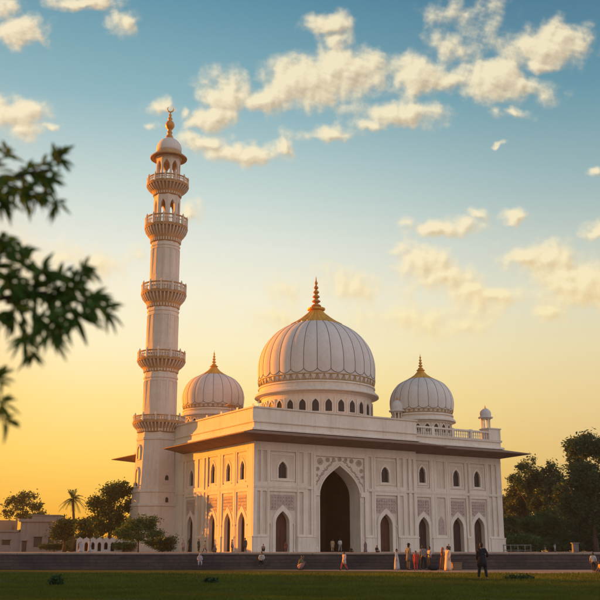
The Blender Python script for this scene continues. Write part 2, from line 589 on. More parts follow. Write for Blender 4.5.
# ---------------------------------------------------------------- the mosque
MC = Vector((-5.9, 125.0, DECK))
mosque = thing('mosque', 'large pale stone mosque with three ribbed domes on a dark terrace', 'mosque', MC, R(32))
FW, WX, DEP = 26.4, 43.3, 38.0       # central block width, right end of the wing, depth
YW = .7                              # the wing stands back
def relief(d, k, cut):
    """shallow relief for the outer skin, recess depth shortened behind it"""
    return d * k if d < .3 else max(.3 * k + (d - .3) * 1.0 - (cut if d > .3005 else 0), .3 * k + (d - .3) * .5)


front = lambda s, z, d: (s, d if d > 2 else relief(d, .55, .25), z)
wingf = lambda s, z, d: (s, YW + relief(d, .55, .25), z)
sidef = lambda s, z, d: (relief(d, .38, .5), s, z)
ZW = 14.1                            # wall top


def lattice_window(fr, cx, z0, z1, w, d):
    zs = z0 + (z1 - z0) * .62
    a = arch(cx, w - .01, z0 + .005, zs, z1 - .005, 10, .12)
    b = MB()
    b.plate(a, [], d + .06, d + .12, fr)
    wn = b.build('window', LATTICE, mosque)
    # frame: proud surround
    f = MB()
    ao = arch(cx, w + .5, z0 - .22, zs, z1 + .42, 10)
    ai = arch(cx, w + .012, z0 - .006, zs, z1 + .006, 10, .12)
    f.plate(ao, [ai], .18, .299, fr)
    f.build('window_frame', STONE, wn)
    s_ = MB()
    s_.plate(rect(cx - w / 2 - .35, cx + w / 2 + .35, z0 - .36, z0 - .223), [], .1, .298, fr)
    s_.build('window_sill', STONE, wn)
    l = MB()
    for k in range(1, 3):
        x = cx - w / 2 + w * k / 3
        l.plate(rect(x - .03, x + .03, z0 + .02, zs + (z1 - zs) * .5), [], d - .02, d + .057, fr)
    for k in range(1, 5):
        z = z0 + (zs - z0) * k / 4
        l.plate(rect(cx - w * .42, cx + w * .42, z - .025, z + .025), [], d + .002, d + .055, fr)
    l.build('window_lattice', DARKWOOD, wn)


def arched_door(fr, cx, w, zt, material, d, label=None):
    zs = zt * .69
    a = arch(cx, w - .01, .06, zs, zt - .006, 12)
    b = MB(); b.plate(a, [], d, d + .1, fr)
    dr = b.build('door', material, mosque, label=label)
    pn = MB()
    for sgn in (-1, 1):
        for (q0, q1) in ((.05, .26), (.3, .52), (.56, .8)):
            x0 = cx + sgn * .09; x1 = cx + sgn * w * .40
            pn.plate(rect(min(x0, x1), max(x0, x1), .06 + zs * q0, .06 + zs * q1), [], d - .05, d - .002, fr)
    pn.build('door_panel', material, dr)
    f = MB()
    ao = arch(cx, w + 1.0, .02, zs + .1, zt + .78, 12)
    ai = arch(cx, w + .012, .0, zs, zt + .006, 12)
    ai = [(x, max(z, .021) if z > .03 else .0201) for x, z in ai]
    # jambs and pointed head as one surround
    left = [q for q in ao]
    loop = [(cx - w / 2 - .5, .02)] + [(cx - w / 2 - .006, .02)]
    inner = ai[2:]            # right spring .. apex .. left spring
    inner = inner[::-1]       # left .. apex .. right
    outer = ao[2:]
    loop = [(cx - w / 2 - .5, .02), (cx - w / 2 - .006, .02)] + inner + [(cx + w / 2 + .006, .02), (cx + w / 2 + .5, .02)] + outer
    f.plate(loop, [], .14, .297, fr)
    f.build('door_frame', STONE, dr)
    for sgn in (-1, 1):
        c = MB(); x = cx + sgn * (w / 2 + .72)
        q = fr(x, 0, .2)
        c.lathe([(.13, .05), (.15, .2), (.09, .3), (.085, zs - .3), (.15, zs - .15), (.16, zs + .02)], 10, (q[0], q[1], 0))
        c.build('colonnette', STONE, dr, smooth=True)
    s_ = MB(); s_.plate(rect(cx - w / 2 + .01, cx + w / 2 - .01, 0, .055), [], .05, d + .1, fr); s_.build('threshold', COPING, dr)


def carved_panel(fr, x0, x1, z0, z1, cx, w, zt):
    """pinkish relief above a door, cut round the pointed head"""
    zs = zt * .69
    head = arch(cx, w + 1.04, z0, zs + .1, zt + .80, 12)
    keep = [q for q in head[2:] if q[1] > z0]
    keep = keep[::-1]
    xl, xr = keep[0][0], keep[-1][0]
    loop = [(x0, z0), (xl - .001, z0)] + keep + [(xr + .001, z0), (x1, z0), (x1, z1), (x0, z1)]
    b = MB(); b.plate(loop, [], .225, .296, fr)
    r_ = b
    zz = (z1 + zt + .8) / 2 + .05
    for x in np.arange(x0 + .3, x1 - .2, .42):
        for z in np.arange(z0 + .35, z1 - .15, .42):
            # small raised rosettes clear of the arch head
            if z < zt + .9 and abs(x - cx) < (w + 1.3) / 2 * max(0, 1 - max(0, z - zs) / (zt + 1.0 - zs)) ** .6: continue
            q = fr(x, z, .2)
            r_.ball(q, (.1, .1, .1) if fr is not sidef else (.05, .1, .1), 6, 4)
    b.build('carved_panel', JALI, mosque, smooth=True)


def dado(fr, x0, x1, z1=2.0, d=-.22):
    b = MB(); b.plate(rect(x0, x1, 0, z1 - .14), [], d, -.002, fr)
    o = b.build('pedestal', STONE, mosque, bevel=.02)
    c = MB(); c.plate(rect(x0 - .08, x1 + .08, z1 - .138, z1), [], d - .1, -.003, fr); c.build('pedestal_cap', STONE, o, bevel=.02)


def facade(fr, x0, x1, bays, extra, portal=None, iwan_d=0):
    """bays: (centre, door width, door top, window width, z0, z1, door material, panel half width, label)"""
    holes = []; holesB = []
    for (cx, dw, dt, ww, z0, z1, dm, hw, lb) in bays:
        holes.append(rect(cx - hw, cx + hw, .02, 7.6))
        holes.append(rect(cx - hw + .1, cx + hw - .1, 8.75, 12.75))
        holesB.append(arch(cx, dw, .02, dt * .69, dt, 12))
        holesB.append(arch(cx, ww, z0, z0 + (z1 - z0) * .62, z1, 10, .12))
    for (a, b, c, e) in extra:
        holes.append(rect(a, b, c, e))
    if portal:
        holes.append(rect(portal[0], portal[1], .02, portal[2]))
        holesB.append(rect(portal[0] - .003, portal[1] + .003, .02, portal[2] + .003))
    m_ = MB(); m_.plate(rect(x0, x1, 0, ZW), holes, 0, .3, fr); m_.build('wall', STONE, mosque)
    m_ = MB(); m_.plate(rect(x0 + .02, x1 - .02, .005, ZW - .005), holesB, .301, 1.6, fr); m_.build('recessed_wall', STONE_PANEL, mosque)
    for (cx, dw, dt, ww, z0, z1, dm, hw, lb) in bays:
        arched_door(fr, cx, dw, dt, dm, 1.25, lb)
        lattice_window(fr, cx, z0, z1, ww, .75)
        carved_panel(fr, cx - hw + .25, cx + hw - .25, dt + .1, 7.2, cx, dw, dt)
        # inner raised border of the two panels
        f = MB()
        f.plate(rect(cx - hw + .22, cx + hw - .22, 8.95, 12.5), [rect(cx - hw + .42, cx + hw - .42, 9.15, 12.3)], .2, .3, fr)
        f.build('panel_border', STONE, mosque)
    zc = 8.02
    segs = [(x0 - .02, x1 + .02)] if not portal else [(x0 - .02, portal[0] - .35), (portal[1] + .35, x1 + .02)]
    for a, b in segs:
        f = MB(); f.plate(rect(a, b, zc, zc + .16), [], -.10, -.001, fr); f.plate(rect(a, b, zc + .159, zc + .34), [], -.16, -.001, fr); f.build('string_course', STONE, mosque)
        f = MB(); f.plate(rect(a, b, 12.98, 13.12), [], -.08, -.001, fr); f.build('upper_moulding', STONE, mosque)


# front of the central block
iw0, iw1, iwz = 9.35, 17.45, 12.55
ICX = 13.4
facade(front, 0, FW, [(4.4, 2.05, 5.15, 1.3, 9.3, 11.45, WOOD, 2.05, None), (21.0, 2.1, 5.1, 1.3, 9.35, 11.5, WOOD, 2.05, None)],
       [(.55, 1.0, 2.2, 7.6), (.55, 1.0, 8.75, 12.75), (1.35, 1.95, 2.2, 7.6), (1.35, 1.95, 8.75, 12.75), (6.85, 7.5, 2.2, 7.6), (6.85, 7.5, 8.75, 12.75), (8.2, 8.7, 2.2, 12.75),
        (18.05, 18.55, 2.2, 12.75), (23.4, 24.0, 2.2, 7.6), (23.4, 24.0, 8.75, 12.75), (24.6, 25.0, 2.2, 12.75), (25.5, 25.9, 2.2, 12.75)], portal=(iw0, iw1, iwz))
for a, b in ((-.2, 2.0), (6.6, 9.3), (17.5, 19.0), (23.2, 26.5)):
    dado(front, a, b)
# portal
pw, pzs, pzt = 6.5, 7.2, 11.3
m_ = MB(); m_.plate(rect(iw0 + .003, iw1 - .003, .02, iwz - .003), [arch(ICX, pw, .021, pzs, pzt, 20)], .35, 2.6, front)
portal = m_.build('portal_arch', STONE, mosque)
f = MB()
o1 = arch(ICX, pw + 1.5, .02, pzs + .1, pzt + .85, 20); i1 = arch(ICX, pw + .45, .02, pzs, pzt + .3, 20)
def band(fr, cx, wi, wo, zs, zti, zto, d0, d1, n=20):
    o_ = arch(cx, wo, .02, zs, zto, n)[2:]; i_ = arch(cx, wi, .02, zs, zti, n)[2:][::-1]
    b = MB()
    b.plate([(cx - wo / 2, .022), (cx - wi / 2, .022)] + i_ + [(cx + wi / 2, .022), (cx + wo / 2, .022)] + o_, [], d0, d1, fr)
    return b
band(front, ICX, pw + .02, pw + .5, pzs, pzt + .02, pzt + .3, .2, .348).build('arch_moulding', STONE, portal)
band(front, ICX, pw + .62, pw + .86, pzs, pzt + .38, pzt + .56, .24, .347).build('arch_moulding', STONE, portal)
f = MB(); f.plate(rect(iw0 - .28, iw1 + .28, .02, iwz + .3), [rect(iw0 + .1, iw1 - .1, .021, iwz - .1)], -.1, -.002, front)
f.plate(rect(iw0 + .22, iw1 - .22, 7.4, iwz - .22), [rect(iw0 + .34, iw1 - .34, 7.52, iwz - .34)], .27, .346, front) if False else None
f.build('portal_frame', STONE, portal, bevel=.015)
# carved spandrel: rosettes and vines
f = MB()
sp = [(10.25, 11.75, .42), (16.55, 11.75, .42), (11.45, 12.0, .28), (15.35, 12.0, .28), (13.4, 12.15, .26), (12.4, 12.12, .2), (14.4, 12.12, .2), (9.85, 10.75, .24), (16.95, 10.75, .24), (9.72, 9.9, .17), (17.08, 9.9, .17)]
for (x, z, r_) in sp:
    f = MB()
    ring = [front(x + r_ * math.cos(a), z + r_ * math.sin(a), .31) for a in np.linspace(0, 2 * PI, 20, endpoint=False)]
    f.tube(ring, .06, 6, True)
    for k in range(7):
        a = 2 * PI * k / 7
        f.ball(front(x + r_ * .55 * math.cos(a), z + r_ * .55 * math.sin(a), .33), r_ * .26, 6, 4)
    f.ball(front(x, z, .32), r_ * .26, 7, 5)
    f.build('rosette', RELIEF, portal, smooth='all')
gv = random.Random(3)
for sg in (-1, 1):
    f = MB()
    vine = []
    for k in range(25):
        t0 = k / 24
        vine.append((ICX + sg * (3.72 - 3.1 * t0 ** 1.15), 8.6 + 3.45 * t0 ** .82 + .12 * math.sin(k * 1.3)))
    f.tube([front(x, z, .31) for x, z in vine], .05, 5)
    for k, (x, z) in enumerate(vine[1:-1]):
        for e in (-1, 1):
            ln = gv.uniform(.22, .38); an = gv.uniform(.5, 1.1) * e + PI / 2 + sg * .6
            dx, dz = math.cos(an) * sg, math.sin(an)
            if e * sg > 0 and z < 9: continue
            pts = [front(x + dx * ln * q + .1 * math.sin(q * 4) * e, min(12.3, z + abs(dz) * ln * q * (1 if e > 0 else -.25)), .31) for q in np.linspace(0, 1, 5)]
            f.tube(pts, [.035, .06, .075, .06, .02], 5)
    f.build('carved_vine', RELIEF, portal, smooth='all')
for sg in (-1, 1):
    c = MB(); x = ICX + sg * 3.72
    c.lathe([(.26, .03), (.3, .5), (.2, .62), (.17, .9), (.16, 6.3), (.26, 6.5), (.2, 6.62), (.3, 6.95), (.32, 7.15)], 12, (x, .33, 0))
    c.build('portal_column', STONE, portal, smooth=True)
    c = MB(); c.box(x - .42, x + .42, -.05, .346, 7.2, 7.85); c.build('column_bracket', STONE, portal, bevel=.06)
# vestibule behind the portal
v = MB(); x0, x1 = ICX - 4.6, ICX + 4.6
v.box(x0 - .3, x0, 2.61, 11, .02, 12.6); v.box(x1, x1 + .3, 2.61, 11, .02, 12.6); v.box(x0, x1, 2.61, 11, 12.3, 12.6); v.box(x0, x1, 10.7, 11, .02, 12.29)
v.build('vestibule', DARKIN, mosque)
v = MB(); v.plate(arch(ICX, 3.4, .04, 4.6, 6.6), [], 10.5, 10.69, front); v.plate(rect(ICX - .03, ICX + .03, .1, 6.2), [], 10.45, 10.498, front)
v.build('inner_door', DARKWOOD, mosque)

# left side (sunlit) wall
facade(sidef, 1.61, DEP - .01, [(3.2, 1.75, 5.05, 1.15, 9.1, 11.6, DARKWOOD, 1.45, None), (7.1, 1.75, 5.05, 1.15, 9.1, 11.6, DARKWOOD, 1.55, None), (11.6, 1.8, 5.1, 1.2, 9.05, 11.9, DARKWOOD, 1.6, None), (18.4, 1.8, 5.0, 1.2, 9.0, 11.4, DARKWOOD, 1.6, None)],
       [(4.95, 5.3, 2.2, 7.6), (4.95, 5.3, 8.75, 12.75), (9.1, 9.6, 2.2, 7.6), (9.1, 9.6, 8.75, 12.75), (13.6, 14.1, 2.2, 12.75), (14.7, 16.1, 2.2, 7.6), (14.7, 16.1, 8.75, 12.75), (20.5, 21.0, 2.2, 12.75)])
m_ = MB(); m_.box(.0, .298, 0, 1.607, 0, ZW); m_.v = [(x, y + .302 if y < .1 else y, z) for x, y, z in m_.v]; m_.build('corner_wall', STONE, mosque)
for a, b in ((-.2, 1.6), (5.0, 5.5), (8.7, 9.9), (13.3, 16.7), (20.2, 22.4)):
    dado(sidef, a, b)
def pilaster(fr, s_, w):
    for z0, z1 in ((2.02, 7.95), (8.4, 12.9)):
        m_ = MB(); m_.plate(rect(s_ - w, s_ + w, z0, z1), [], -.1, -.002, fr); m_.build('pilaster', STONE, mosque)


for s_ in (5.12, 9.35, 13.1): pilaster(sidef, s_, .16)
for s_ in (2.2, 6.7, 19.05, 23.05): pilaster(front, s_, .13)

# right wing front
facade(wingf, FW + .003, WX, [(28.15, 1.9, 4.85, 1.15, 9.6, 11.9, DARKWOOD, 1.35, None), (34.5, 2.0, 4.9, 1.2, 9.3, 11.7, DARKWOOD, 1.6, None), (38.55, 2.0, 4.95, 1.2, 9.35, 11.7, DARKWOOD, 1.6, None)],
       [(30.6, 32.2, 2.3, 7.6), (30.7, 32.2, 8.85, 12.75), (36.4, 36.75, 2.2, 12.75), (40.7, 41.3, 2.2, 12.75), (41.8, 42.3, 2.2, 12.75)])
for a, b in ((29.6, 32.7), (36.15, 36.95), (40.6, WX + .2)):
    dado(wingf, a, b)
m_ = MB(); m_.plate(arch(31.4, 1.1, 2.4, 3.9, 5.0), [], .27, .3, wingf); m_.build('niche', STONE_PANEL if False else JALI, mosque)
for s_ in (29.75, 30.3, 32.55, 33.0, 36.2, 36.95, 40.4):
    pilaster(wingf, s_, .1)
# plain back and right walls, roofs
m_ = MB()
m_.box(FW - 1.2, FW, 1.62, DEP - 1.21, .01, ZW - .01); m_.box(0.31, FW, DEP - 1.2, DEP, .012, ZW - .012)
m_.box(WX - 1.2, WX, YW + 1.62, 27.8, .011, ZW - .011); m_.box(FW + .01, WX, 27.81, 29, .013, ZW - .013)
m_.build('rear_wall', STONE, mosque)
m_ = MB(); m_.box(.05, FW - .05, .05, DEP - .05, ZW + .003, 16.6); m_.box(FW - .04, WX - .05, YW + .06, 28.9, ZW + .004, 16.0); m_.build('roof', STONE, mosque)

# eaves (chajja)
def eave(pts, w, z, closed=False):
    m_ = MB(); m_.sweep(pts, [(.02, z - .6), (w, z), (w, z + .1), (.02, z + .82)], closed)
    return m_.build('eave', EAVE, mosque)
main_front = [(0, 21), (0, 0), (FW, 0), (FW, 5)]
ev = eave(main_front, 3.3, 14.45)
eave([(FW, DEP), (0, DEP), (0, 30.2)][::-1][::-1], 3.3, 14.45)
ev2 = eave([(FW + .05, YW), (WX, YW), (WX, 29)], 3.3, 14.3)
# parapets
def parapet(pts, z0, z1, name='parapet', closed=False, off=.12):
    m_ = MB()
    m_.sweep(pts, [(-.5, z0), (off, z0), (off, z1), (-.5, z1)], closed)
    o = m_.build(name, STONE, mosque)
    c = MB()
    c.sweep(pts, [(off + .001, z0), (off + .42, z0), (off + .42, z0 + .16), (off + .3, z0 + .32), (off + .001, z0 + .34)], closed)
    c.sweep(pts, [(off + .001, z0 + 1.0), (off + .14, z0 + 1.03), (off + .18, z0 + 1.16), (off + .001, z0 + 1.2)], closed)
    c.sweep(pts, [(-.6, z1 + .002), (off + .16, z1 + .002), (off + .2, z1 + .2), (-.6, z1 + .22)], closed)
    c.build('cornice', STONE, o)
    return o
pp = parapet([(0, DEP), (0, 0), (FW, 0), (FW, DEP)], 15.28, 18.15, closed=True)
for s_ in (.25, 4.6, 9.2, 13.6, 18.4):
    m_ = MB(); m_.plate(rect(s_ - .22, s_ + .22, 16.5, 18.72), [], -.2, -.122, sidef); m_.build('parapet_pier', STONE, pp)
m_ = MB(); m_.plate(rect(.8, 3.9, 16.75, 17.85), [], -.17, -.121, sidef); m_.build('carved_panel', JALI, pp)
for s_ in (-.1, 8.8, 17.6, 26.1):
    m_ = MB(); m_.plate(rect(s_ - .2, s_ + .2, 16.5, 18.14), [], -.2, -.122, front); m_.build('parapet_pier', STONE, pp)
pw2 = parapet([(FW + .2, YW), (WX, YW), (WX, 29)], 15.1, 16.25, 'wing_parapet')
# balustrade
b = MB()
xs_ = np.arange(FW + .5, 41.0, .42)
bal = []
b.box(FW + .14, 41.1, YW - .12, YW + .3, 17.45, 17.72)
bo = b.build('balustrade_rail', STONE, pw2, bevel=.03)
m_ = MB()
for x in xs_:
    m_.lathe([(.1, 16.48), (.1, 16.6), (.06, 16.68), (.12, 16.95), (.06, 17.2), (.1, 17.34), (.1, 17.447)], 8, (x, YW + .09, 0))
m_.build('baluster_row', STONE, bo, smooth=True)
for x in (30.2, 34.0, 37.6):
    m_ = MB(); m_.box(x - .22, x + .22, YW - .16, YW + .34, 16.472, 17.8); m_.build('balustrade_post', STONE, bo)
m_ = MB(); m_.box(41.1, WX + .16, YW - .17, YW + 1.8, 16.473, 18.1); m_.box(41.0, WX + .28, YW - .28, YW + 1.9, 18.102, 18.3)
m_.build('corner_pier', STONE, pw2, bevel=.03)
for q in ((WX + .1, 2, 15.9, 1), (WX + .0, 1.6, 13.1, 1)):
    m_ = MB(); m_.box(q[0], q[0] + .75, q[1], q[1] + .25, q[2], q[2] + .22); m_.build('roof_spout', STONE, mosque)


# domes
def ribbed_dome(c, prof, nr, cap, fin, zdrum, drum_r, eave_r, zeave, nwin, wz, name='dome'):
    """prof, cap, fin: (r, z) local profiles"""
    # smooth the profile
    P = prof
    zz = np.array([q[1] for q in P]); rr = np.array([q[0] for q in P])
    tt = np.linspace(0, 1, len(P)); t2 = np.linspace(0, 1, 46)
    # Catmull-Rom
    def cr(a, t):
        x = t * (len(a) - 1); i = min(int(x), len(a) - 2); f_ = x - i
        p0, p1, p2, p3 = a[max(i - 1, 0)], a[i], a[i + 1], a[min(i + 2, len(a) - 1)]
        return .5 * (2 * p1 + (p2 - p0) * f_ + (2 * p0 - 5 * p1 + 4 * p2 - p3) * f_ * f_ + (3 * p1 - p0 - 3 * p2 + p3) * f_ ** 3)
    sm = [(cr(rr, t), cr(zz, t)) for t in t2]
    lobe = lambda a, r, z: r * (1 + .013 * (abs(math.cos(a * nr / 2)) - .6))
    m_ = MB(); m_.lathe(sm, nr * 6, c, 0, lobe)
    d = m_.build(name, DOMEM, mosque, smooth='all')
    zb, ztop = sm[0][1], sm[-1][1]
    H = ztop - zb
    z_arch = zb + H * .17
    for_r = lambda z: float(np.interp(z, [q[1] for q in sm], [q[0] for q in sm]))
    seam_r = max(.03, .0050 * drum_r)
    sm_ = MB()
    for k in range(nr):
        a = 2 * PI * (k + .5) / nr
        pts = []
        for z in np.linspace(z_arch, ztop, 26):
            r_ = for_r(z) * (1 - .0078) + seam_r * .3
            pts.append((c[0] + r_ * math.cos(a), c[1] + r_ * math.sin(a), c[2] + z))
        sm_.tube(pts, seam_r, 5)
        # rounded foot of each gore
        a0 = 2 * PI * (k - .5) / nr
        pts = []
        for t in np.linspace(0, 1, 11):
            aa = a0 + (a - a0) * t
            z = z_arch - H * .055 * math.sin(PI * t) ** .7
            r_ = for_r(z) * lobe(aa, 1, 0) + seam_r * .35
            pts.append((c[0] + r_ * math.cos(aa), c[1] + r_ * math.sin(aa), c[2] + z))
        sm_.tube(pts, seam_r, 5)
    sm_.build('seam', LEAD, d, smooth='all')
    # band of painted lotus petals
    pb = MB()
    for k in range(nr * 2):
        a0 = PI * k / nr; w = PI / nr * .42
        for e in (-1, 0, 1):
            pts = []
            zt_ = z_arch - H * .075 - (0 if e == 0 else H * .0)
            for t in np.linspace(0, 1, 6):
                aa = a0 + e * w * (1 - t) * .9
                z = zb + .1 + (zt_ - zb - .1) * (t if e else t * .8)
                r_ = for_r(z) * 1.006 + .02
                pts.append((c[0] + r_ * math.cos(aa), c[1] + r_ * math.sin(aa), c[2] + z))
            pb.tube(pts, seam_r * .95, 4)
    for zq in (zb + .16, z_arch - H * .072):
        rq = for_r(zq) * 1.004 + .015
        pb.tube([(c[0] + rq * math.cos(aa), c[1] + rq * math.sin(aa), c[2] + zq) for aa in np.linspace(0, 2 * PI, 96, endpoint=False)], seam_r * 1.5, 5, True)
    pb.build('petal_band', OCHRE, d)
    m_ = MB(); m_.lathe(cap, nr * 4, c, 0, lambda a, r, z: r * (1 + (.035 * math.cos(a * nr) if z < cap[-1][1] - .2 else 0)))
    cp = m_.build('gilded_cap', GOLD, d, smooth=True)
    m_ = MB(); m_.lathe(fin, 20, c); m_.build('finial', COPPER if nr > 20 else GOLD, d, smooth=True)
    # drum
    m_ = MB()
    m_.lathe([(drum_r, zdrum), (drum_r, zeave - .55), (drum_r + .2, zeave - .5), (drum_r + .25, zeave - .3), (eave_r, zeave - .22), (eave_r, zeave), (eave_r - .25, zeave + .25),
              (sm[0][0] + .28, zeave + .3), (sm[0][0] + .3, zeave + (zb - zeave) * .5), (sm[0][0] + .12, zeave + (zb - zeave) * .55), (sm[0][0] + .14, zb - .25), (sm[0][0] + .32, zb - .2), (sm[0][0] + .3, zb + .02), (sm[0][0] - .1, zb + .06)], 96, c)
    dr = m_.build('drum', STONE, d, smooth=True)
    for k in range(nwin):
        a = 2 * PI * (k + .35) / nwin
        ca, sa = math.cos(a), math.sin(a)
        fr = lambda s, z, dd: (c[0] + (drum_r + dd) * ca - s * sa, c[1] + (drum_r + dd) * sa + s * ca, c[2] + z)
        w = 2 * PI * drum_r / nwin * .52
        x = MB(); ax = arch(0, w, wz[0], wz[0] + (wz[1] - wz[0]) * .55, wz[1], 8)
        x.plate(ax, [], -.05, .03, fr)
        for q in (-.25, 0, .25):
            x.plate(rect(q * w - .02, q * w + .02, wz[0] + .1, wz[0] + (wz[1] - wz[0]) * .8), [], .03, .06, fr)
        x.plate(arch(0, w + .32, wz[0] - .12, wz[0] + (wz[1] - wz[0]) * .55, wz[1] + .2, 8), [grow(ax, 0, 1.002)], .0, .14, fr) if False else None
        x.build('drum_window', LATTICE, dr)
    x = MB()
    for k in range(nwin):
        a = 2 * PI * (k + .35) / nwin
        ca, sa = math.cos(a), math.sin(a)
        fr = lambda s, z, dd: (c[0] + (drum_r + dd) * ca - s * sa, c[1] + (drum_r + dd) * sa + s * ca, c[2] + z)
        w = 2 * PI * drum_r / nwin * .52
        ax = arch(0, w + .02, wz[0], wz[0] + (wz[1] - wz[0]) * .55, wz[1] + .01, 8)
        x.plate(arch(0, w + .36, wz[0] - .14, wz[0] + (wz[1] - wz[0]) * .55, wz[1] + .22, 8), [ax], -.06, .12, fr)
        x.plate(rect(w * .86, w * .98, wz[0] - .3, wz[1] + .3), [], -.06, .1, fr)
    x.build('window_surround', STONE, dr)
    return d


def toloc(X, Y, Z=0):
    d = Vector((X, Y, Z)) - MC
    c, s = math.cos(R(32)), math.sin(R(32))
    return (d.x * c + d.y * s, -d.x * s + d.y * c, 0)


D = DECK
beads = lambda z0, z1, r0, n=6: [(r0 * .5, z0)] + [q for k in range(n) for q in (
    (r0 * (1 - .8 * k / n) * .45, z0 + (z1 - z0) * .86 * (k + .02) / n), (r0 * (1 - .8 * k / n), z0 + (z1 - z0) * .86 * (k + .35) / n), (r0 * (1 - .8 * k / n) * .95, z0 + (z1 - z0) * .86 * (k + .55) / n), (r0 * (1 - .8 * k / n) * .4, z0 + (z1 - z0) * .86 * (k + .9) / n))] + [(r0 * .1, z0 + (z1 - z0) * .9), (.02, z1)]
KD = 149.5 / 146.5
zk = lambda z: (z - CZ) * KD + CZ - D
main_prof = [(8.62, 25.2), (8.86, 26.1), (8.97, 27.4), (8.95, 28.7), (8.72, 30.0), (8.25, 31.3), (7.55, 32.45), (6.6, 33.5), (5.4, 34.4), (3.7, 35.3)]
main_cap = [(3.4, 35.0), (4.0, 35.02), (4.05, 35.2), (3.1, 35.75), (2.2, 36.4), (1.4, 37.1), (.95, 37.6), (1.35, 37.7), (1.4, 37.95), (.9, 38.1)]
ribbed_dome(toloc(2.58, 149.5), [(r_ * KD, zk(z)) for r_, z in main_prof], 28, [(r_ * KD, zk(z)) for r_, z in main_cap],
            beads(zk(38.05), zk(43.2), .8), 15.6, 8.4 * KD, 9.45 * KD, zk(23.95), 28, (zk(20.75), zk(22.55)))
small_prof = [(4.32, 0), (4.6, .7), (4.74, 1.6), (4.72, 2.4), (4.48, 3.3), (4.0, 4.15), (3.2, 4.95), (1.75, 5.65)]
for nm, X, Y, zo, in (('left', -14.35, 159, 23.6 - D), ('right', 18.75, 148.4, 21.35 - D)):
    f_ = 1.03 if nm == 'right' else 1.08
    pr = [(r_ * f_, z * f_ + zo) for r_, z in small_prof]
    cap = [(q[0] * f_, zo + q[1] * f_) for q in ((1.7, 5.42), (2.0, 5.43), (2.03, 5.54), (1.5, 5.85), (.95, 6.25), (.6, 6.65), (.45, 6.85), (.66, 6.95), (.45, 7.1))]
    ribbed_dome(toloc(X, Y), pr, 20, cap, beads(zo + 7.05 * f_, zo + 9.5 * f_, .42, 5), 15.8, 4.2 * f_, 4.95 * f_, zo - .85, 20, (zo - 2.9, zo - 1.6))


def kiosk(c, r, h, ncol, name='roof_kiosk'):
    """small domed pavilion; c local base"""
    m_ = MB(); m_.lathe([(r * 1.0, 0), (r * 1.0, h * .06), (r * .85, h * .08)], 8, c, PI / 8); k0 = m_.build(name, STONE, mosque)
    for k in range(ncol):
        a = 2 * PI * (k + .5) / ncol
        m_ = MB(); m_.lathe([(r * .14, h * .08), (r * .1, h * .14), (r * .1, h * .4), (r * .15, h * .45)], 8, (c[0] + r * .7 * math.cos(a), c[1] + r * .7 * math.sin(a), c[2]))
        m_.build('column', STONE, k0, smooth=True)
    m_ = MB(); m_.lathe([(r * .9, h * .452), (r * .9, h * .5), (r * 1.25, h * .49), (r * 1.28, h * .53), (r * .95, h * .56), (r * .98, h * .62), (r * 1.0, h * .68), (r * .88, h * .76), (r * .55, h * .84), (r * .16, h * .88)], 20, c)
    cu = m_.build('cupola', DOMEM, k0, smooth=True)
    m_ = MB(); m_.lathe([(r * .2, h * .86), (r * .22, h * .885), (r * .07, h * .9), (r * .13, h * .93), (r * .05, h * .95), (.01, h * 1.02)], 10, c); m_.build('finial', GOLD, cu, smooth=True)
    return k0
l1 = toloc(*at(485, 428, 146.6)[:2]); kiosk((l1[0] + 1.9, 2.2, 18.0), .9, 4.0, 6)
l2 = toloc(*at(397.5, 416, 145.5)[:2]); kz = at(397.5, 396.5, 145.5).z - DECK; kiosk((l2[0], l2[1], kz - 4.6), 1.0, 4.6, 8)
# little canopied post and vane on the left parapet
m_ = MB(); m_.lathe([(.13, 18.3), (.1, 19.0), (.75, 19.12), (.78, 19.22), (.3, 19.55), (.08, 19.7)], 16, (-.1, 6.1, 0)); m_.build('canopied_post', TERRA, mosque, smooth=True)
m_ = MB(); m_.lathe([(.09, 18.3), (.03, 18.6), (.03, 19.2)], 8, (1.0, .6, 0)); m_.box(.7, 1.3, .57, .63, 18.9, 18.97); m_.box(.97, 1.03, .5, .7, 18.98, 19.3); m_.build('vane', TERRA, mosque)

# ---------------------------------------------------------------- minaret
MX, MY = -21.4, 147.0
minaret = thing('minaret', 'tall pale minaret with five ringed balconies and a small dome at the left corner', 'minaret', (MX, MY, 0))
ROT8 = -PI / 2 - R(11) + PI / 8
AP = 1 / math.cos(PI / 8)
m_ = MB()
m_.lathe([(4.05, DECK), (4.05, 2.4), (3.85, 2.55), (3.8, 7.6), (3.95, 7.7), (3.95, 7.95), (3.68, 8.1), (3.62, 9.6), (3.74, 9.7), (3.74, 9.95), (3.5, 10.1), (3.18, 17.3), (3.3, 17.4), (3.3, 17.7), (3.14, 17.8), (3.12, 18.6), (3.3, 18.75), (3.3, 18.95), (3.12, 19.1), (3.12, 19.78)], 8, (0, 0, 0), ROT8, lambda a, r, z: r * 1.0)
base = m_.build('tower_base', MINS, minaret, bevel=.03)


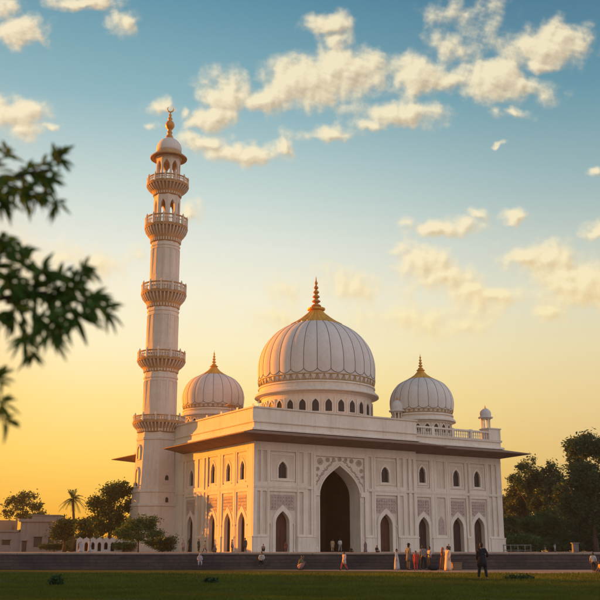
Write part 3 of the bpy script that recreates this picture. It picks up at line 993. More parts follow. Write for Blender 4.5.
def tower_window(ang, r, z0, z1, w, par, m=LATTICE, d=.02):
    ca, sa = math.cos(ang), math.sin(ang)
    fr = lambda s, z, dd: ((r + dd) * ca - s * sa, (r + dd) * sa + s * ca, z)
    zs = z0 + (z1 - z0) * .65
    x = MB(); x.plate(arch(0, w, z0, zs, z1, 8), [], -.3, d, fr); o = x.build('tower_window', m, par)
    x = MB(); x.plate(arch(0, w + .4, z0 - .15, zs, z1 + .25, 8), [arch(0, w + .01, z0 - .005, zs, z1 + .005, 8)], -.3, d + .1, fr); x.build('window_frame', MINS, o)
ap = math.cos(PI / 8)
aL = -PI / 2 - R(11) - PI / 4
aF = -PI / 2 - R(11)
aR = aF + PI / 4
tower_window(aL, 3.35 * ap, 14.6, 16.5, .7, base)
tower_window(aL, 3.5 * ap, 10.6, 13.2, .75, base)
tower_window(aR, 3.42 * ap, 11.0, 12.2, .6, base)
tower_window(aR, 3.68 * ap, 8.2, 9.0, .5, base)
for (an, z0, z1, r_) in ((aF, 11, 16.8, 3.2), (aF, 2.9, 7.2, 3.8)):
    pass


def balcony(zb, zt, r_in, r_out, nb):
    """zb: foot of brackets, zt: top of rail"""
    h = zt - zb
    zf = zb + h * .6
    m_ = MB()
    m_.lathe([(r_in, zb), (r_in + .12, zb + .1), (r_in + .14, zb + .3), (r_in + (r_out - r_in) * .35, zb + h * .26), (r_out * .9, zf - .25), (r_out * .98, zf - .2), (r_out * 1.0, zf), (r_out * .96, zf + .12), (r_in * .6, zf + .12)], 48)
    b = m_.build('balcony', TERRA, minaret, smooth=True)
    m_ = MB()
    for k in range(nb):
        a = 2 * PI * k / nb
        ca, sa = math.cos(a), math.sin(a)
        w = .085
        dr_ = r_out - r_in
        loop = ((r_in - .1, zb + .05), (r_in + .22, zb + .12), (r_in + .26, zb + h * .2), (r_in + dr_ * .42 + .12, zb + h * .3), (r_in + dr_ * .72 + .1, zb + h * .42), (r_out * .985, zf - .2), (r_in - .1, zf - .2))
        K = len(loop)
        vs = [(rr * ca - sgn * w * sa, rr * sa + sgn * w * ca, z) for sgn in (-1, 1) for (rr, z) in loop]
        m_.add(vs, [tuple(range(K)), tuple(range(2 * K - 1, K - 1, -1))] + [(i, (i + 1) % K, K + (i + 1) % K, K + i) for i in range(K)])
    m_.build('bracket_row', MINS, b)
    zr = zf + .12
    rr = r_out * .95
    m_ = MB()
    for k in range(int(nb * 1.5)):
        a = 2 * PI * (k + .5) / int(nb * 1.5)
        m_.lathe([(.09, zr), (.06, zr + .2), (.09, (zr + zt) / 2), (.05, zt - .35), (.08, zt - .2)], 6, (rr * math.cos(a), rr * math.sin(a), 0))
    npost = 12
    for k in range(npost):
        a = 2 * PI * k / npost
        m_.lathe([(.17, zr), (.17, zt + .02), (.2, zt + .03), (.1, zt + .18), (.12, zt + .26), (.02, zt + .42)], 6, (rr * math.cos(a), rr * math.sin(a), 0))
    m_.cur = 1
    ring = lambda z: [(rr * math.cos(a), rr * math.sin(a), z) for a in np.linspace(0, 2 * PI, 48, endpoint=False)]
    m_.tube(ring(zt - .12), .13, 6, True); m_.tube(ring(zr + .1), .12, 6, True); m_.tube(ring(zr * .45 + zt * .55), .07, 6, True)
    # pierced panel behind balusters, lower half
    m_.build('railing', [MINS, TERRA], b, smooth=True)
    return b


balcony(18.5, 21.05, 3.05, 4.05, 44)
balcony(27.7, 30.95, 2.45, 3.75, 36)
balcony(37.9, 41.75, 2.34, 3.58, 36)
balcony(48.6, 52.8, 2.22, 3.46, 36)
balcony(56.5, 59.55, 2.06, 3.42, 34)


def shaft(z0, z1, r0, r1, n=12):
    m_ = MB()
    h = z1 - z0
    m_.lathe([(r0 * 1.06, z0), (r0 * 1.06, z0 + .35), (r0, z0 + .45), (r1 + (r0 - r1) * .15, z1 - 1.75), (r1 * 1.05, z1 - 1.65), (r1 * 1.05, z1 - 1.4), (r1, z1 - 1.3), (r1, z1 - .6), (r1 * 1.06, z1 - .5), (r1 * 1.06, z1)], n, (0, 0, 0), aF + PI / n)
    return m_.build('shaft', MINS, minaret, bevel=.02)
s1 = shaft(19.8, 28.5, 2.62, 2.52)
s2 = shaft(29.4, 39.0, 2.5, 2.4)
s3 = shaft(40.0, 49.6, 2.34, 2.24)
# sunken panel look: slim raised borders on the shaft fronts
for sh, z0, z1, r_ in ((s1, 22.2, 26.5, 2.56), (s2, 32.3, 36.8, 2.44), (s3, 43.2, 47.6, 2.28)):
    m_ = MB()
    for k in range(12):
        an = aF + 2 * PI * k / 12
        ca, sa = math.cos(an), math.sin(an); rr = r_ * math.cos(PI / 12)
        fr = lambda s, z, dd: ((rr + dd) * ca - s * sa, (rr + dd) * sa + s * ca, z)
        m_.plate(rect(-.5, .5, z0, z1), [rect(-.38, .38, z0 + .14, z1 - .14)], -.05, .045, fr)
    m_.build('panel_border', MINS, sh)

# open arcaded stage (you can see the sky through it)
def open_stage(z0, z1, r_, n, opens, zo0, zo1, wfrac, name, th=.45, rot=aF):
    m_ = MB()
    rr = r_ * math.cos(PI / n)
    wf = 2 * rr * math.tan(PI / n)
    for k in range(n):
        an = rot + 2 * PI * k / n
        ca, sa = math.cos(an), math.sin(an)
        fr = lambda s, z, dd: ((rr - dd) * ca - s * sa, (rr - dd) * sa + s * ca, z)
        hl = [arch(0, wf * wfrac, zo0, zo0 + (zo1 - zo0) * .68, zo1, 8)] if k in opens else []
        m_.plate(rect(-wf / 2 + .002, wf / 2 - .002, z0, z1), hl, 0, th, fr)
    o = m_.build(name, MINS, minaret)
    c = MB()
    c.lathe([(r_ * 1.0, z1), (r_ * 1.1, z1 + .1), (r_ * 1.1, z1 + .3), (r_ * .9, z1 + .32)], 24); c.build('cornice', MINS, o, smooth=True)
    return o
st = open_stage(50.6, 57.0, 2.12, 8, set(range(8)), 51.9, 55.7, .5, 'arcaded_stage', rot=aF)
lan = open_stage(58.0, 63.0, 1.98, 8, set(range(8)), 58.8, 62.5, .70, 'lantern', th=.3, rot=aF + R(9))
m_ = MB(); m_.lathe([(1.9, 63.33), (2.2, 63.3), (2.95, 63.15), (3.0, 63.3), (2.3, 63.9), (2.0, 64.25)], 40); m_.build('lantern_eave', TERRA, minaret, smooth=True)
m_ = MB(); m_.lathe([(1.95, 64.2), (2.05, 64.6), (2.04, 65.1), (1.85, 65.7), (1.45, 66.25), (.9, 66.65), (.5, 66.85)], 36); md = m_.build('cupola', DOMEM, minaret, smooth='all')
m_ = MB(); m_.lathe([(.62, 66.7), (.66, 66.9), (.5, 67.3), (.28, 67.5), (.45, 67.75), (.42, 67.95), (.25, 68.2), (.5, 68.5), (.75, 68.95), (.76, 69.3), (.55, 69.75), (.25, 70.0), (.38, 70.25), (.36, 70.4), (.16, 70.6), (.28, 70.95), (.15, 71.15), (.08, 71.5), (.07, 71.6)], 20)
fn = m_.build('finial', COPPER, md, smooth='all')
m_ = MB()
pts = [(.5 * math.sin(a), 0, 72.05 - .5 * math.cos(a)) for a in np.linspace(-2.5, 2.5, 20)]
m_.tube(pts, [.03 + .09 * math.cos(a / 2.5 * PI / 2) for a in np.linspace(-2.5, 2.5, 20)], 7); m_.build('crescent', GOLD, fn, smooth='all')

# ---------------------------------------------------------------- vegetation
def leaf_cloud(blobs, leaf, seed, per=46, crad=.75, flat=.75, stretch=1.6):
    """blobs: (cx, cy, cz, rx, ry, rz, clusters). Returns (N,4,3) leaf-sized quads in uneven clumps"""
    g = np.random.default_rng(seed)
    Q = []; centres = []
    for (cx, cy, cz, rx, ry, rz, nc) in blobs:
        for _ in range(nc):
            d = g.normal(size=3); d /= np.linalg.norm(d)
            rad = g.uniform(.25, 1.0) ** .45
            if d[2] < -.3: rad *= .75
            c = np.array([cx, cy, cz]) + d * rad * np.array([rx, ry, rz])
            centres.append(c)
            cr = crad * g.uniform(.55, 1.35)
            k = int(per * g.uniform(.5, 1.3))
            p = g.normal(size=(k, 3)) * cr * .5 * np.array([1, 1, flat]) + c
            a = g.normal(size=(k, 3)); a[:, 2] *= .6; a /= np.linalg.norm(a, axis=1)[:, None]
            b = g.normal(size=(k, 3)); b -= a * (a * b).sum(1)[:, None]; b /= np.linalg.norm(b, axis=1)[:, None]
            s = leaf * g.uniform(.6, 1.3, (k, 1))
            Q.append(np.stack([p - a * s * .5 * stretch, p + b * s * .34, p + a * s * .5 * stretch, p - b * s * .34], 1))
    return np.concatenate(Q), centres


def quads_obj(name, Q, material, parent=None):
    n = len(Q)
    me = bpy.data.meshes.new(name)
    me.vertices.add(4 * n); me.vertices.foreach_set('co', Q.reshape(-1).astype(np.float32))
    me.loops.add(4 * n); me.loops.foreach_set('vertex_index', np.arange(4 * n, dtype=np.int32))
    me.polygons.add(n); me.polygons.foreach_set('loop_start', np.arange(0, 4 * n, 4, dtype=np.int32))
    me.update(calc_edges=True)
    me.materials.append(material)
    o = bpy.data.objects.new(name, me); COL.objects.link(o)
    if parent is not None: o.parent = parent
    return o


def tree(name, label, u, Y, vtop, wpx, vbot, seed, material=LEAF, z0=DECK, leaf=.42, n=60, blobs=None, trunk=.28, group=None, per=95, crad=.9, lean=0.0):
    leaf *= .68; n = int(n * 1.1)
    """crown fills wpx wide from vtop to vbot at depth Y"""
    X = at(u, 551, Y).x
    ztop = at(u, vtop, Y).z - z0; zbot = max(.3, at(u, vbot, Y).z - z0)
    wr = wpx * Y / 1000 / 2
    root = thing(name, label, 'tree' if 'tree' in name else 'shrub', (X, Y, z0), 0, group)
    g = np.random.default_rng(seed + 99)
    H = ztop - zbot
    B = []
    if blobs is None:
        blobs = [(0, .5, .7, .55, 1)] + [(g.uniform(-.55, .55), g.uniform(.2, .85), .0, g.uniform(.3, .48), .5) for _ in range(6)]
    tot = sum(q[4] for q in blobs)
    for (bx, bz, _, br, wgt) in blobs:
        B.append((bx * wr, g.uniform(-.35, .35) * wr, zbot + bz * H, br * wr, br * wr, min(br * wr, br * H * .62) * .9, max(3, int(n * wgt / tot))))
    Q, cen = leaf_cloud(B, leaf, seed, per=per, crad=crad)
    zc_ = Q[:, :, 2].mean(1); zmax = zc_.max()
    zn = np.where(zc_ > ztop * .6, ztop * .6 + (zc_ - ztop * .6) * (ztop * .4 / max(.1, zmax - ztop * .6)), zc_)
    Q[:, :, 2] += (zn - zc_)[:, None]
    Q = Q[Q[:, :, 2].min(1) > .02]
    quads_obj('crown', Q, material, root)
    t = MB()
    th = zbot + H * .3
    t.tube([(0, 0, -.1), (.06 * trunk, 0, th * .4), (lean * .5, .05, th), (lean, 0, th + H * .3)], [trunk * 1.25, trunk * .85, trunk * .65, trunk * .35], 8)
    for k in range(9):
        c = cen[g.integers(len(cen))]
        s0 = Vector((lean * .3, 0, th * g.uniform(.7, 1.1)))
        mid = s0.lerp(Vector(c), .5) + Vector((0, 0, -.12 * H * g.uniform(0, 1)))
        t.tube([s0, mid, Vector(c)], [trunk * .45, trunk * .28, trunk * .08], 6)
    t.build('trunk', BARK, root, smooth='all')
    return root


LT = 'trees behind the terrace on the left'
tree('spreading_tree', 'airy spreading tree with open branches behind the grey house at far left', 20, 196, 489, 46, 523, 1, LEAFB, leaf=.5, n=70, per=44, crad=.9,
     blobs=[(-.5, .55, 0, .42, 1), (.1, .75, 0, .42, 1), (.55, .5, 0, .36, .8), (0, .3, 0, .4, .7), (-.75, .25, 0, .25, .5), (.85, .22, 0, .22, .4)], trunk=.3, group=LT)
tree('round_tree', 'small dark tree tight behind the flat roof of the grey house', 37, 190, 512, 26, 535, 17, LEAF, leaf=.5, n=30, group=LT)
tree('broad_tree', 'tall dense broad tree just left of the minaret', 109, 146, 477, 47, 540, 2, LEAF, leaf=.42, n=130,
     blobs=[(.45, .8, 0, .42, 1), (0, .72, 0, .42, 1), (-.45, .5, 0, .42, 1), (.3, .4, 0, .6, 1.2), (-.3, .2, 0, .55, 1), (.75, .55, 0, .3, .7), (-.75, .62, 0, .22, .4), (.6, .15, 0, .4, .8)], trunk=.35, group=LT)
tree('round_tree', 'low dark tree under the left side of the tall broad tree', 86, 148, 512, 32, 546, 3, LEAF, leaf=.4, n=60, group=LT)
tree('round_tree', 'low bushy tree at the foot of the palm', 64, 156, 515, 34, 547, 4, LEAF, leaf=.4, n=60, group=LT)
tree('young_tree', 'young light green tree with a thin trunk in front of the minaret foot', 138, 124, 513, 46, 544, 5, LEAFC, leaf=.3, n=70, crad=.6, trunk=.11, group='small plants at the minaret foot',
     blobs=[(-.3, .6, 0, .5, 1), (.35, .7, 0, .45, 1), (0, .35, 0, .6, 1), (-.7, .3, 0, .3, .5), (.75, .35, 0, .28, .5)])
tree('dark_shrub', 'low dark shrub beside the minaret, right of the young tree', 162, 133, 533, 36, 553, 6, LEAF, leaf=.25, n=70, crad=.5, trunk=.08, group='small plants at the minaret foot',
     blobs=[(0, .5, 0, .5, 1), (-.5, .45, 0, .45, 1), (.5, .5, 0, .45, 1), (.2, .2, 0, .6, 1)])
tree('dark_shrub', 'clipped dark shrub in front of the grey house', 54, 160, 541, 26, 553, 8, LEAF, leaf=.25, n=40, crad=.5, trunk=.08,
     blobs=[(0, .4, 0, .6, 1), (-.5, .35, 0, .5, 1), (.5, .4, 0, .5, 1)])
tree('dark_shrub', 'small dark shrub right of the white arcade wall', 124, 138, 540, 22, 553, 9, LEAFC, leaf=.25, n=36, crad=.45, trunk=.08,
     blobs=[(0, .4, 0, .6, 1), (-.5, .35, 0, .5, 1), (.5, .4, 0, .5, 1)])
RT = 'trees on the right of the mosque'
tree('broad_tree', 'dense tree with sunlit fringe right beside the mosque wall', 521, 192, 461, 58, 550, 21, LEAFB, leaf=.5, n=230, trunk=.35, group=RT)
tree('broad_tree', 'wide dark tree in the middle of the right-hand trees', 550, 184, 452, 78, 550, 22, LEAF, leaf=.5, n=300, trunk=.4, group=RT)
tree('broad_tree', 'tallest tree, dark, at the right edge of the view', 596, 150, 427, 66, 535, 23, LEAF, leaf=.45, n=320, trunk=.4, group=RT,
     blobs=[(0, .8, 0, .42, 1), (-.5, .78, 0, .25, .4), (.5, .75, 0, .4, 1), (-.2, .5, 0, .55, 1.2), (.4, .4, 0, .6, 1.2), (-.45, .25, 0, .5, 1), (.2, .1, 0, .6, 1)])
tree('broad_tree', 'dark tree between the middle tree and the tallest tree', 577, 172, 446, 66, 550, 24, LEAF, leaf=.5, n=260, trunk=.35, group=RT)
tree('round_tree', 'rounded bright green bush-like tree low in front of the right-hand trees', 540, 158, 507, 58, 551, 25, LEAFC, leaf=.36, n=200, trunk=.2, group=RT)
tree('round_tree', 'low dark tree right of the rounded bright green one', 574, 162, 513, 48, 551, 26, LEAF, leaf=.38, n=150, trunk=.2, group=RT)
tree('round_tree', 'small dark tree against the right end wall of the mosque', 509, 170, 512, 30, 551, 27, LEAF, leaf=.38, n=110, trunk=.18, group=RT)
tree('broad_tree', 'dark tree mostly out of view beyond the right edge', 628, 168, 440, 60, 545, 28, LEAF, leaf=.5, n=120, trunk=.35, group=RT)

tree('green_shrub', 'wide green bush on the ground behind the low pale railing', 523, 150, 532, 40, 552.5, 31, LEAFC, leaf=.34, n=110, trunk=.08, group=RT, crad=.6,
     blobs=[(-.6, .4, 0, .5, 1), (0, .5, 0, .5, 1), (.6, .4, 0, .5, 1), (-.3, .1, 0, .6, 1), (.4, .1, 0, .6, 1)])
tree('green_shrub', 'wide dark bush on the ground behind the squat stone pedestal', 566, 154, 530, 56, 552.5, 32, LEAF, leaf=.34, n=150, trunk=.08, group=RT, crad=.6,
     blobs=[(-.6, .4, 0, .5, 1), (0, .5, 0, .5, 1), (.6, .4, 0, .5, 1), (-.3, .1, 0, .6, 1), (.4, .1, 0, .6, 1)])
tree('green_shrub', 'bush on the ground at the right edge below the tallest tree', 603, 156, 532, 40, 552.5, 33, LEAF, leaf=.34, n=110, trunk=.08, group=RT, crad=.6,
     blobs=[(-.6, .4, 0, .5, 1), (0, .5, 0, .5, 1), (.6, .4, 0, .5, 1), (-.3, .1, 0, .6, 1), (.4, .1, 0, .6, 1)])

# far woods as one mass
gq = np.random.default_rng(5)
B = []
for x in np.arange(-150, 190, 3.2):
    Y = 236 + gq.uniform(-8, 8)
    h = 3.2 + gq.uniform(-.8, 1.4) if x < 38 else 11 + gq.uniform(-2, 3)
    B.append((x, Y, h * .45, 2.6, 2.6, h * .55, 26 if x < 38 else 60))
Q, _ = leaf_cloud(B, .9, 55, per=34, crad=1.3)
Q = Q[Q[:, :, 2].min(1) > -.4]; Q[:, :, 2] += DECK
wd = quads_obj('distant_woods', Q, LEAF); tag(wd, 'far line of dark woods along the horizon', 'woods'); wd['kind'] = 'stuff'


def palm():
    Y = 172; X = at(71, 551, Y).x; zt = at(71, 499, Y).z - DECK
    root = thing('palm_tree', 'slender palm with a tuft of drooping fronds left of the tall broad tree', 'palm', (X, Y, DECK))
    t = MB()
    pts = [(.25 * math.sin(k * .4), 0, zt * k / 10) for k in range(11)]
    t.tube(pts, [.26 - .008 * k + (.025 if k % 2 else 0) for k in range(11)], 9); t.build('trunk', BARK, root, smooth='all')
    top = Vector(pts[-1])
    g = np.random.default_rng(12)
    m_ = MB()
    for k in range(34):
        a = k * 2.399; el = R(g.uniform(-25, 78)); L_ = g.uniform(1.9, 2.6)
        d = Vector((math.cos(a) * math.cos(el), math.sin(a) * math.cos(el), math.sin(el)))
        pts = []
        for j in range(10):
            q = j / 9
            pts.append(top + d * L_ * q + Vector((0, 0, -1.35 * q * q * math.cos(el) * 1.2)))
        m_.tube(pts, [.03 * (1 - .8 * j / 9) for j in range(10)], 4)
        for j in range(2, 10):
            tg = (pts[j] - pts[j - 1]).normalized(); sd = tg.cross(Vector((0, 0, 1)))
            if sd.length < .1: continue
            sd.normalize()
            for e in (-1, 1):
                for h in (0, .5):
                    b0 = pts[j - 1].lerp(pts[j], h)
                    tip = b0 + sd * e * .42 * (1 - .5 * abs(j / 9 - .4)) + tg * .3 + Vector((0, 0, -.16))
                    w = tg * .05
                    m_.add([tuple(b0 - w), tuple(b0 + w), tuple(tip)], [(0, 1, 2)])
    m_.build('crown', LEAF, root)


palm()

# ---------------------------------------------------------------- small buildings at the left
gh = thing('flat_roofed_house', 'low grey flat-roofed house with a cornice at the far left', 'house', (at(28, 551, 176).x, 176, DECK), R(4))
def wpx(px, Y=176): return px * Y / 1000
z = lambda v: at(30, v, 176).z - DECK
m_ = MB(); m_.box(-6.2, 5.0, 0, 8, 0, z(532)); m_.box(-1.4, 5.2, -.6, 8.3, .01, z(522)); m_.build('wall', GREYB, gh)
m_ = MB(); m_.box(-1.75, 5.55, -.95, 8.6, z(522) + .003, z(519)); m_.box(-6.5, -1.76, -.3, 8.3, z(532) + .003, z(530)); m_.build('cornice', GREYB, gh, bevel=.04)
m_ = MB(); m_.box(.2, 4.9, .6, 6, z(519) + .004, z(515.5)); m_.box(0, 5.1, .4, 6.2, z(515.5) + .004, z(514.6)); m_.build('roof_block', GREYB, gh)
m_ = MB(); m_.box(-2.6, -2.3, .4, .7, z(530), z(518)); m_.box(-6.6, -3.5, 1.5, 5, z(530) + .003, z(520)); m_.build('rear_storey', mat('ochre_house_plaster', (.34, .22, .14), streak=.3), gh)
for (x0, x1, v0, v1) in ((-4.6, -3.2, 540, 545), (1.0, 2.4, 537, 547), (3.5, 4.4, 537, 544), (-1.0, -.2, 541, 552)):
    y = -.05 if x0 < -1.4 else -.65
    m_ = MB(); m_.box(x0, x1, y, y + .2, z(v1), z(v0)); w_ = m_.build('window', LATTICE, gh)
    m_ = MB(); m_.box(x0 - .15, x1 + .15, y - .5, y + .1, z(v0) + .05, z(v0) + .17); m_.build('window_hood', GREYB, w_)

aw = thing('arcade_wall', 'low white arcade wall with scalloped top and dark openings left of the minaret', 'wall', (at(99, 551, 138).x, 138, DECK), R(3))
fr = lambda s, zz, d: (s, d, zz)
zz = lambda v: at(100, v, 138).z - DECK
top = zz(537.5)
W = 6.3
outer = [(-W / 2, 0), (W / 2, 0)]
ns = 7
for k in range(ns):
    c = W / 2 - W * (k + .5) / ns
    for a in np.linspace(0, PI, 13):
        outer.append((c + W / ns * .499 * math.cos(a), top - .55 + .5 * math.sin(a) ** .6 + (.13 if abs(a - PI / 2) < .1 else 0)))
holes = [arch(-W / 2 + W * (k + .5) / ns, W / ns * .55, .12 if k % 2 else .35, 1.0, 1.38) for k in range(ns)]
m_ = MB(); m_.plate(outer, holes, 0, .35, fr); m_.build('wall', WHITEB, aw)
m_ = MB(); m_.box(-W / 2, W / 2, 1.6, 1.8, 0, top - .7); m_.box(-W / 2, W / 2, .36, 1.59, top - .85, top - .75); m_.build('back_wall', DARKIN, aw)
m_ = MB(); m_.box(W / 2 + .02, W / 2 + 2.2, .3, .6, 0, top - .6); m_.box(W / 2 + .02, W / 2 + 2.3, .25, .65, top - .597, top - .45); m_.build('end_wall', WHITEB, aw)

# right side: small annex canopy, low rail, posts, box, lamp
m_ = MB(); m_.box(WX + .003, WX + 2.6, 9, 13, 7.0, 7.16); m_.build('side_canopy', STONE, mosque, bevel=.03)
rl = thing('low_railing', 'low pale railing on the terrace right of the mosque', 'railing', (at(516, 551, 120).x, 120, DECK))
for z0, z1 in ((.78, .88), (.2, .28)):
    m_ = MB(); m_.box(-1.5, 1.9, 0, .08, z0, z1); m_.build('rail', DULL, rl)
for x in (-1.45, -.6, .25, 1.1, 1.8):
    m_ = MB(); m_.box(x - .05, x + .05, -.02, .1, 0, .9); m_.build('post', DULL, rl)
pt = thing('stone_pedestal', 'squat grey stone pedestal with a flat cap on the terrace at the right', 'pedestal', (at(575.5, 551, 100).x, 100, DECK))
m_ = MB(); m_.box(-.28, .28, -.28, .28, 0, .85); m_.build('shaft', DULL, pt, bevel=.03)
m_ = MB(); m_.box(-.36, .36, -.36, .36, .852, .97); m_.build('cap', DULL, pt, bevel=.02)

def tuft(u, v, hpx, wpx_, seed, label, leaf=.1):
    Y = 1350 / (v - 551); X = (u - 300) / 1000 * Y
    h = hpx * Y / 1000; w = wpx_ * Y / 1000 / 2
    Q, _ = leaf_cloud([(0, 0, h * .4, w, w * .7, h * .5, 26), (w * .5, 0, h * .3, w * .5, w * .5, h * .35, 12)], leaf, seed, per=30, crad=.14)
    Q = Q[Q[:, :, 2].min(1) > .0]
    o = quads_obj('grass_tuft', Q, LEAF); o.location = (X, Y, 0)
    tag(o, label, 'tuft')


tuft(211, 582, 5, 13, 71, 'dark leafy clump on the lawn below the left wall of the mosque')
tuft(58, 584, 9, 10, 72, 'small upright bush on the lawn at the left')
tuft(516, 578.5, 4.5, 30, 73, 'long low clump of tall grass beside the man in black')

# ---------------------------------------------------------------- belt of shade trees that stands left of the view
gq = np.random.default_rng(9)
B = []
for (x0, y0, x1, y1, h, n) in ((-92, 20, -92, 104.5, 17, 17), (-92, 131.5, -92, 140, 12, 4), (-52, 168, -36, 153.6, 8.5, 0)):
    for k in range(n):
        q = (k + .5) / n
        x = x0 + (x1 - x0) * q + gq.uniform(-2, 2); y = y0 + (y1 - y0) * q + gq.uniform(-1, 1)
        hh = h * gq.uniform(.85, 1.1)
        B.append((x, y, hh * .35, 3.6, 3.6, hh * .4, 46)); B.append((x, y, hh * .72, 3.2, 3.2, hh * .3, 40))
Q, _ = leaf_cloud(B, 1.0, 56, per=26, crad=1.5)
Q = Q[Q[:, :, 2].min(1) > .02]
wd = quads_obj('tree_belt', Q, LEAF); tag(wd, 'belt of tall dark trees left of the lawn', 'woods'); wd['kind'] = 'stuff'

# ---------------------------------------------------------------- mango branch close to the camera
mango = thing('mango_tree', 'leafy dark branches of a near tree reaching in from the left edge, out of focus', 'tree', (-2.6, 4.6, 0))
ML = Vector((-2.6, 4.6, 0))
gm = random.Random(4)


def near(u, v, Y):
    return at(u, v, Y) - ML


leafv = MB()


def mango_leaf(base, d, L_, w):
    d = d.normalized()
    sd = d.cross(Vector((gm.uniform(-.5, .5), -1, gm.uniform(-.3, .6))))
    if sd.length < .1: sd = d.cross(Vector((1, 0, 0)))
    sd.normalize(); nn = sd.cross(d)
    V = []; F = []
    for j, (t, ww) in enumerate(((0, .06), (.15, .55), (.4, 1), (.65, .85), (.86, .4), (1, .02))):
        c = base + d * L_ * t + Vector((0, 0, -L_ * .28 * t * t)) + nn * (.04 * L_ * math.sin(t * 5))
        for e in (-1, 0, 1):
            V.append(tuple(c + sd * e * w * ww + nn * abs(e) * w * .3 * ww))
    for j in range(5):
        a = j * 3
        F += [(a, a + 1, a + 4, a + 3), (a + 1, a + 2, a + 5, a + 4)]
    leafv.add(V, F)


def rosette(c, d, n, L_, spread=1.0):
    d = d.normalized()
    for k in range(n):
        r_ = Vector((gm.gauss(0, 1), gm.gauss(0, .8), gm.gauss(0, 1)))
        r_ -= d * r_.dot(d)
        r_.normalize()
        q = d * gm.uniform(.15, .9) + r_ * spread * gm.uniform(.5, 1.0)
        mango_leaf(c - d * gm.uniform(0, .035), q, L_ * gm.uniform(.7, 1.15), L_ * gm.uniform(.075, .115))


woodv = MB()
woodv.tube([(0, 0, -.1), (.05, 0, .8), (-.05, .1, 1.6), (.1, .1, 2.2)], [.2, .16, .14, .1], 10)
forks = []
def bough(pts, r0, r1):
    n_ = len(pts)
    woodv.tube(pts, [r0 + (r1 - r0) * i / (n_ - 1) for i in range(n_)], 7)
Yb = 4.7
hub = Vector((-.05, .1, 1.5))
b1 = [hub, near(-120, 330, Yb), near(-60, 285, Yb), near(-10, 300, Yb), near(40, 292, Yb), near(88, 302, Yb)]
b2 = [Vector((.1, .1, 2.1)), near(-90, 230, Yb + .2), near(-40, 195, Yb + .15), near(10, 178, Yb + .1), near(52, 168, Yb)]
b3 = [hub, near(-120, 420, Yb), near(-60, 400, Yb), near(-5, 392, Yb)]
for b_ in (b1, b2, b3): bough(b_, .04, .006)
tw = [  # twig start, tip, leaves, leaf length
    ((-20, 190), (8, 152), 6, .115), ((10, 178), (28, 170), 9, .12), ((30, 172), (60, 158), 11, .115), ((0, 185), (18, 193), 9, .12), ((36, 172), (50, 178), 8, .11), ((20, 178), (40, 196), 8, .115),
    ((40, 185), (58, 204), 7, .09), ((-10, 190), (3, 200), 8, .12), ((10, 180), (28, 198), 7, .115), ((-20, 200), (-4, 178), 8, .12),
    ((-20, 285), (6, 250), 10, .13), ((0, 290), (28, 262), 10, .13), ((10, 295), (46, 270), 11, .13), ((30, 292), (64, 276), 10, .13), ((40, 292), (78, 286), 11, .13), ((60, 296), (92, 300), 10, .13), ((85, 302), (108, 312), 7, .12),
    ((0, 298), (18, 310), 10, .13), ((20, 298), (42, 318), 10, .13), ((40, 297), (62, 322), 9, .13), ((60, 300), (78, 318), 9, .13), ((-20, 298), (-2, 318), 10, .13), ((0, 296), (10, 282), 10, .13), ((20, 294), (36, 290), 10, .13),
    ((46, 296), (58, 296), 9, .13), ((-15, 280), (-4, 268), 10, .13), ((10, 310), (26, 340), 7, .11), ((24, 320), (32, 356), 5, .1), ((40, 318), (52, 338), 6, .11), ((-10, 262), (4, 238), 7, .11),
    ((-30, 395), (2, 378), 7, .1), ((-20, 396), (4, 404), 6, .1), ((-20, 400), (9, 424), 5, .09), ((70, 280), (86, 268), 5, .11), ((20, 275), (24, 250), 6, .11)]
for (a, b_, n_, L_) in tw:
    y0 = Yb + gm.uniform(-.18, .18)
    p0 = near(*a, Yb); p1 = near(*b_, y0)
    md_ = p0.lerp(p1, .55) + Vector((0, 0, .012))
    woodv.tube([p0, md_, p1], [.0055, .004, .0025], 5)
    rosette(p1, p1 - p0, n_ + 4, L_)
    for q in (.2, .4, .6, .8):
        c = p0.lerp(p1, q)
        for e in range(2):
            mango_leaf(c, (p1 - p0).normalized() * .5 + Vector((gm.gauss(0, 1), gm.gauss(0, 1), gm.gauss(0, 1))).normalized(), L_ * gm.uniform(.7, 1.05), L_ * .095)
# the rest of its crown, out of the picture
for k in range(60):
    c = Vector((gm.uniform(-1.6, .0), gm.uniform(-.9, .9), gm.uniform(1.9, 4.2)))
    q = at(0, 300, 4.6)
    if (c.x + ML.x) / (c.y + ML.y) > -.36: continue
    woodv.tube([hub.lerp(Vector((0, 0, 2.3)), .8), c], [.012, .004], 5)
    rosette(c, c - hub, 10, .14)
ml = leafv.build('leaves', LEAFF, mango, smooth='all')
woodv.build('trunk', BARK, mango, smooth='all')

# ---------------------------------------------------------------- people
def V3(*a): return Vector(a)


def skin_mesh(name, verts, edges, radii, root=0, levels=1):
    me = bpy.data.meshes.new(name)
    me.from_pydata([tuple(v) for v in verts], edges, [])
    o = bpy.data.objects.new(name, me); COL.objects.link(o)
    o.modifiers.new('skin', 'SKIN').use_smooth_shade = True
    sv = me.skin_vertices[0].data
    for i, r_ in enumerate(radii):
        sv[i].radius = (r_ if hasattr(r_, '__len__') else (r_, r_))
        sv[i].use_root = (i == root)
    sd_ = o.modifiers.new('sub', 'SUBSURF'); sd_.levels = levels; sd_.render_levels = levels
    dg = bpy.context.evaluated_depsgraph_get()
    ev_ = o.evaluated_get(dg)
    out = bpy.data.meshes.new_from_object(ev_)
    bpy.data.objects.remove(o); bpy.data.meshes.remove(me)
    v = [tuple(q.co) for q in out.vertices]; f = [tuple(p_.vertices) for p_ in out.polygons]
    bpy.data.meshes.remove(out)
    return v, f


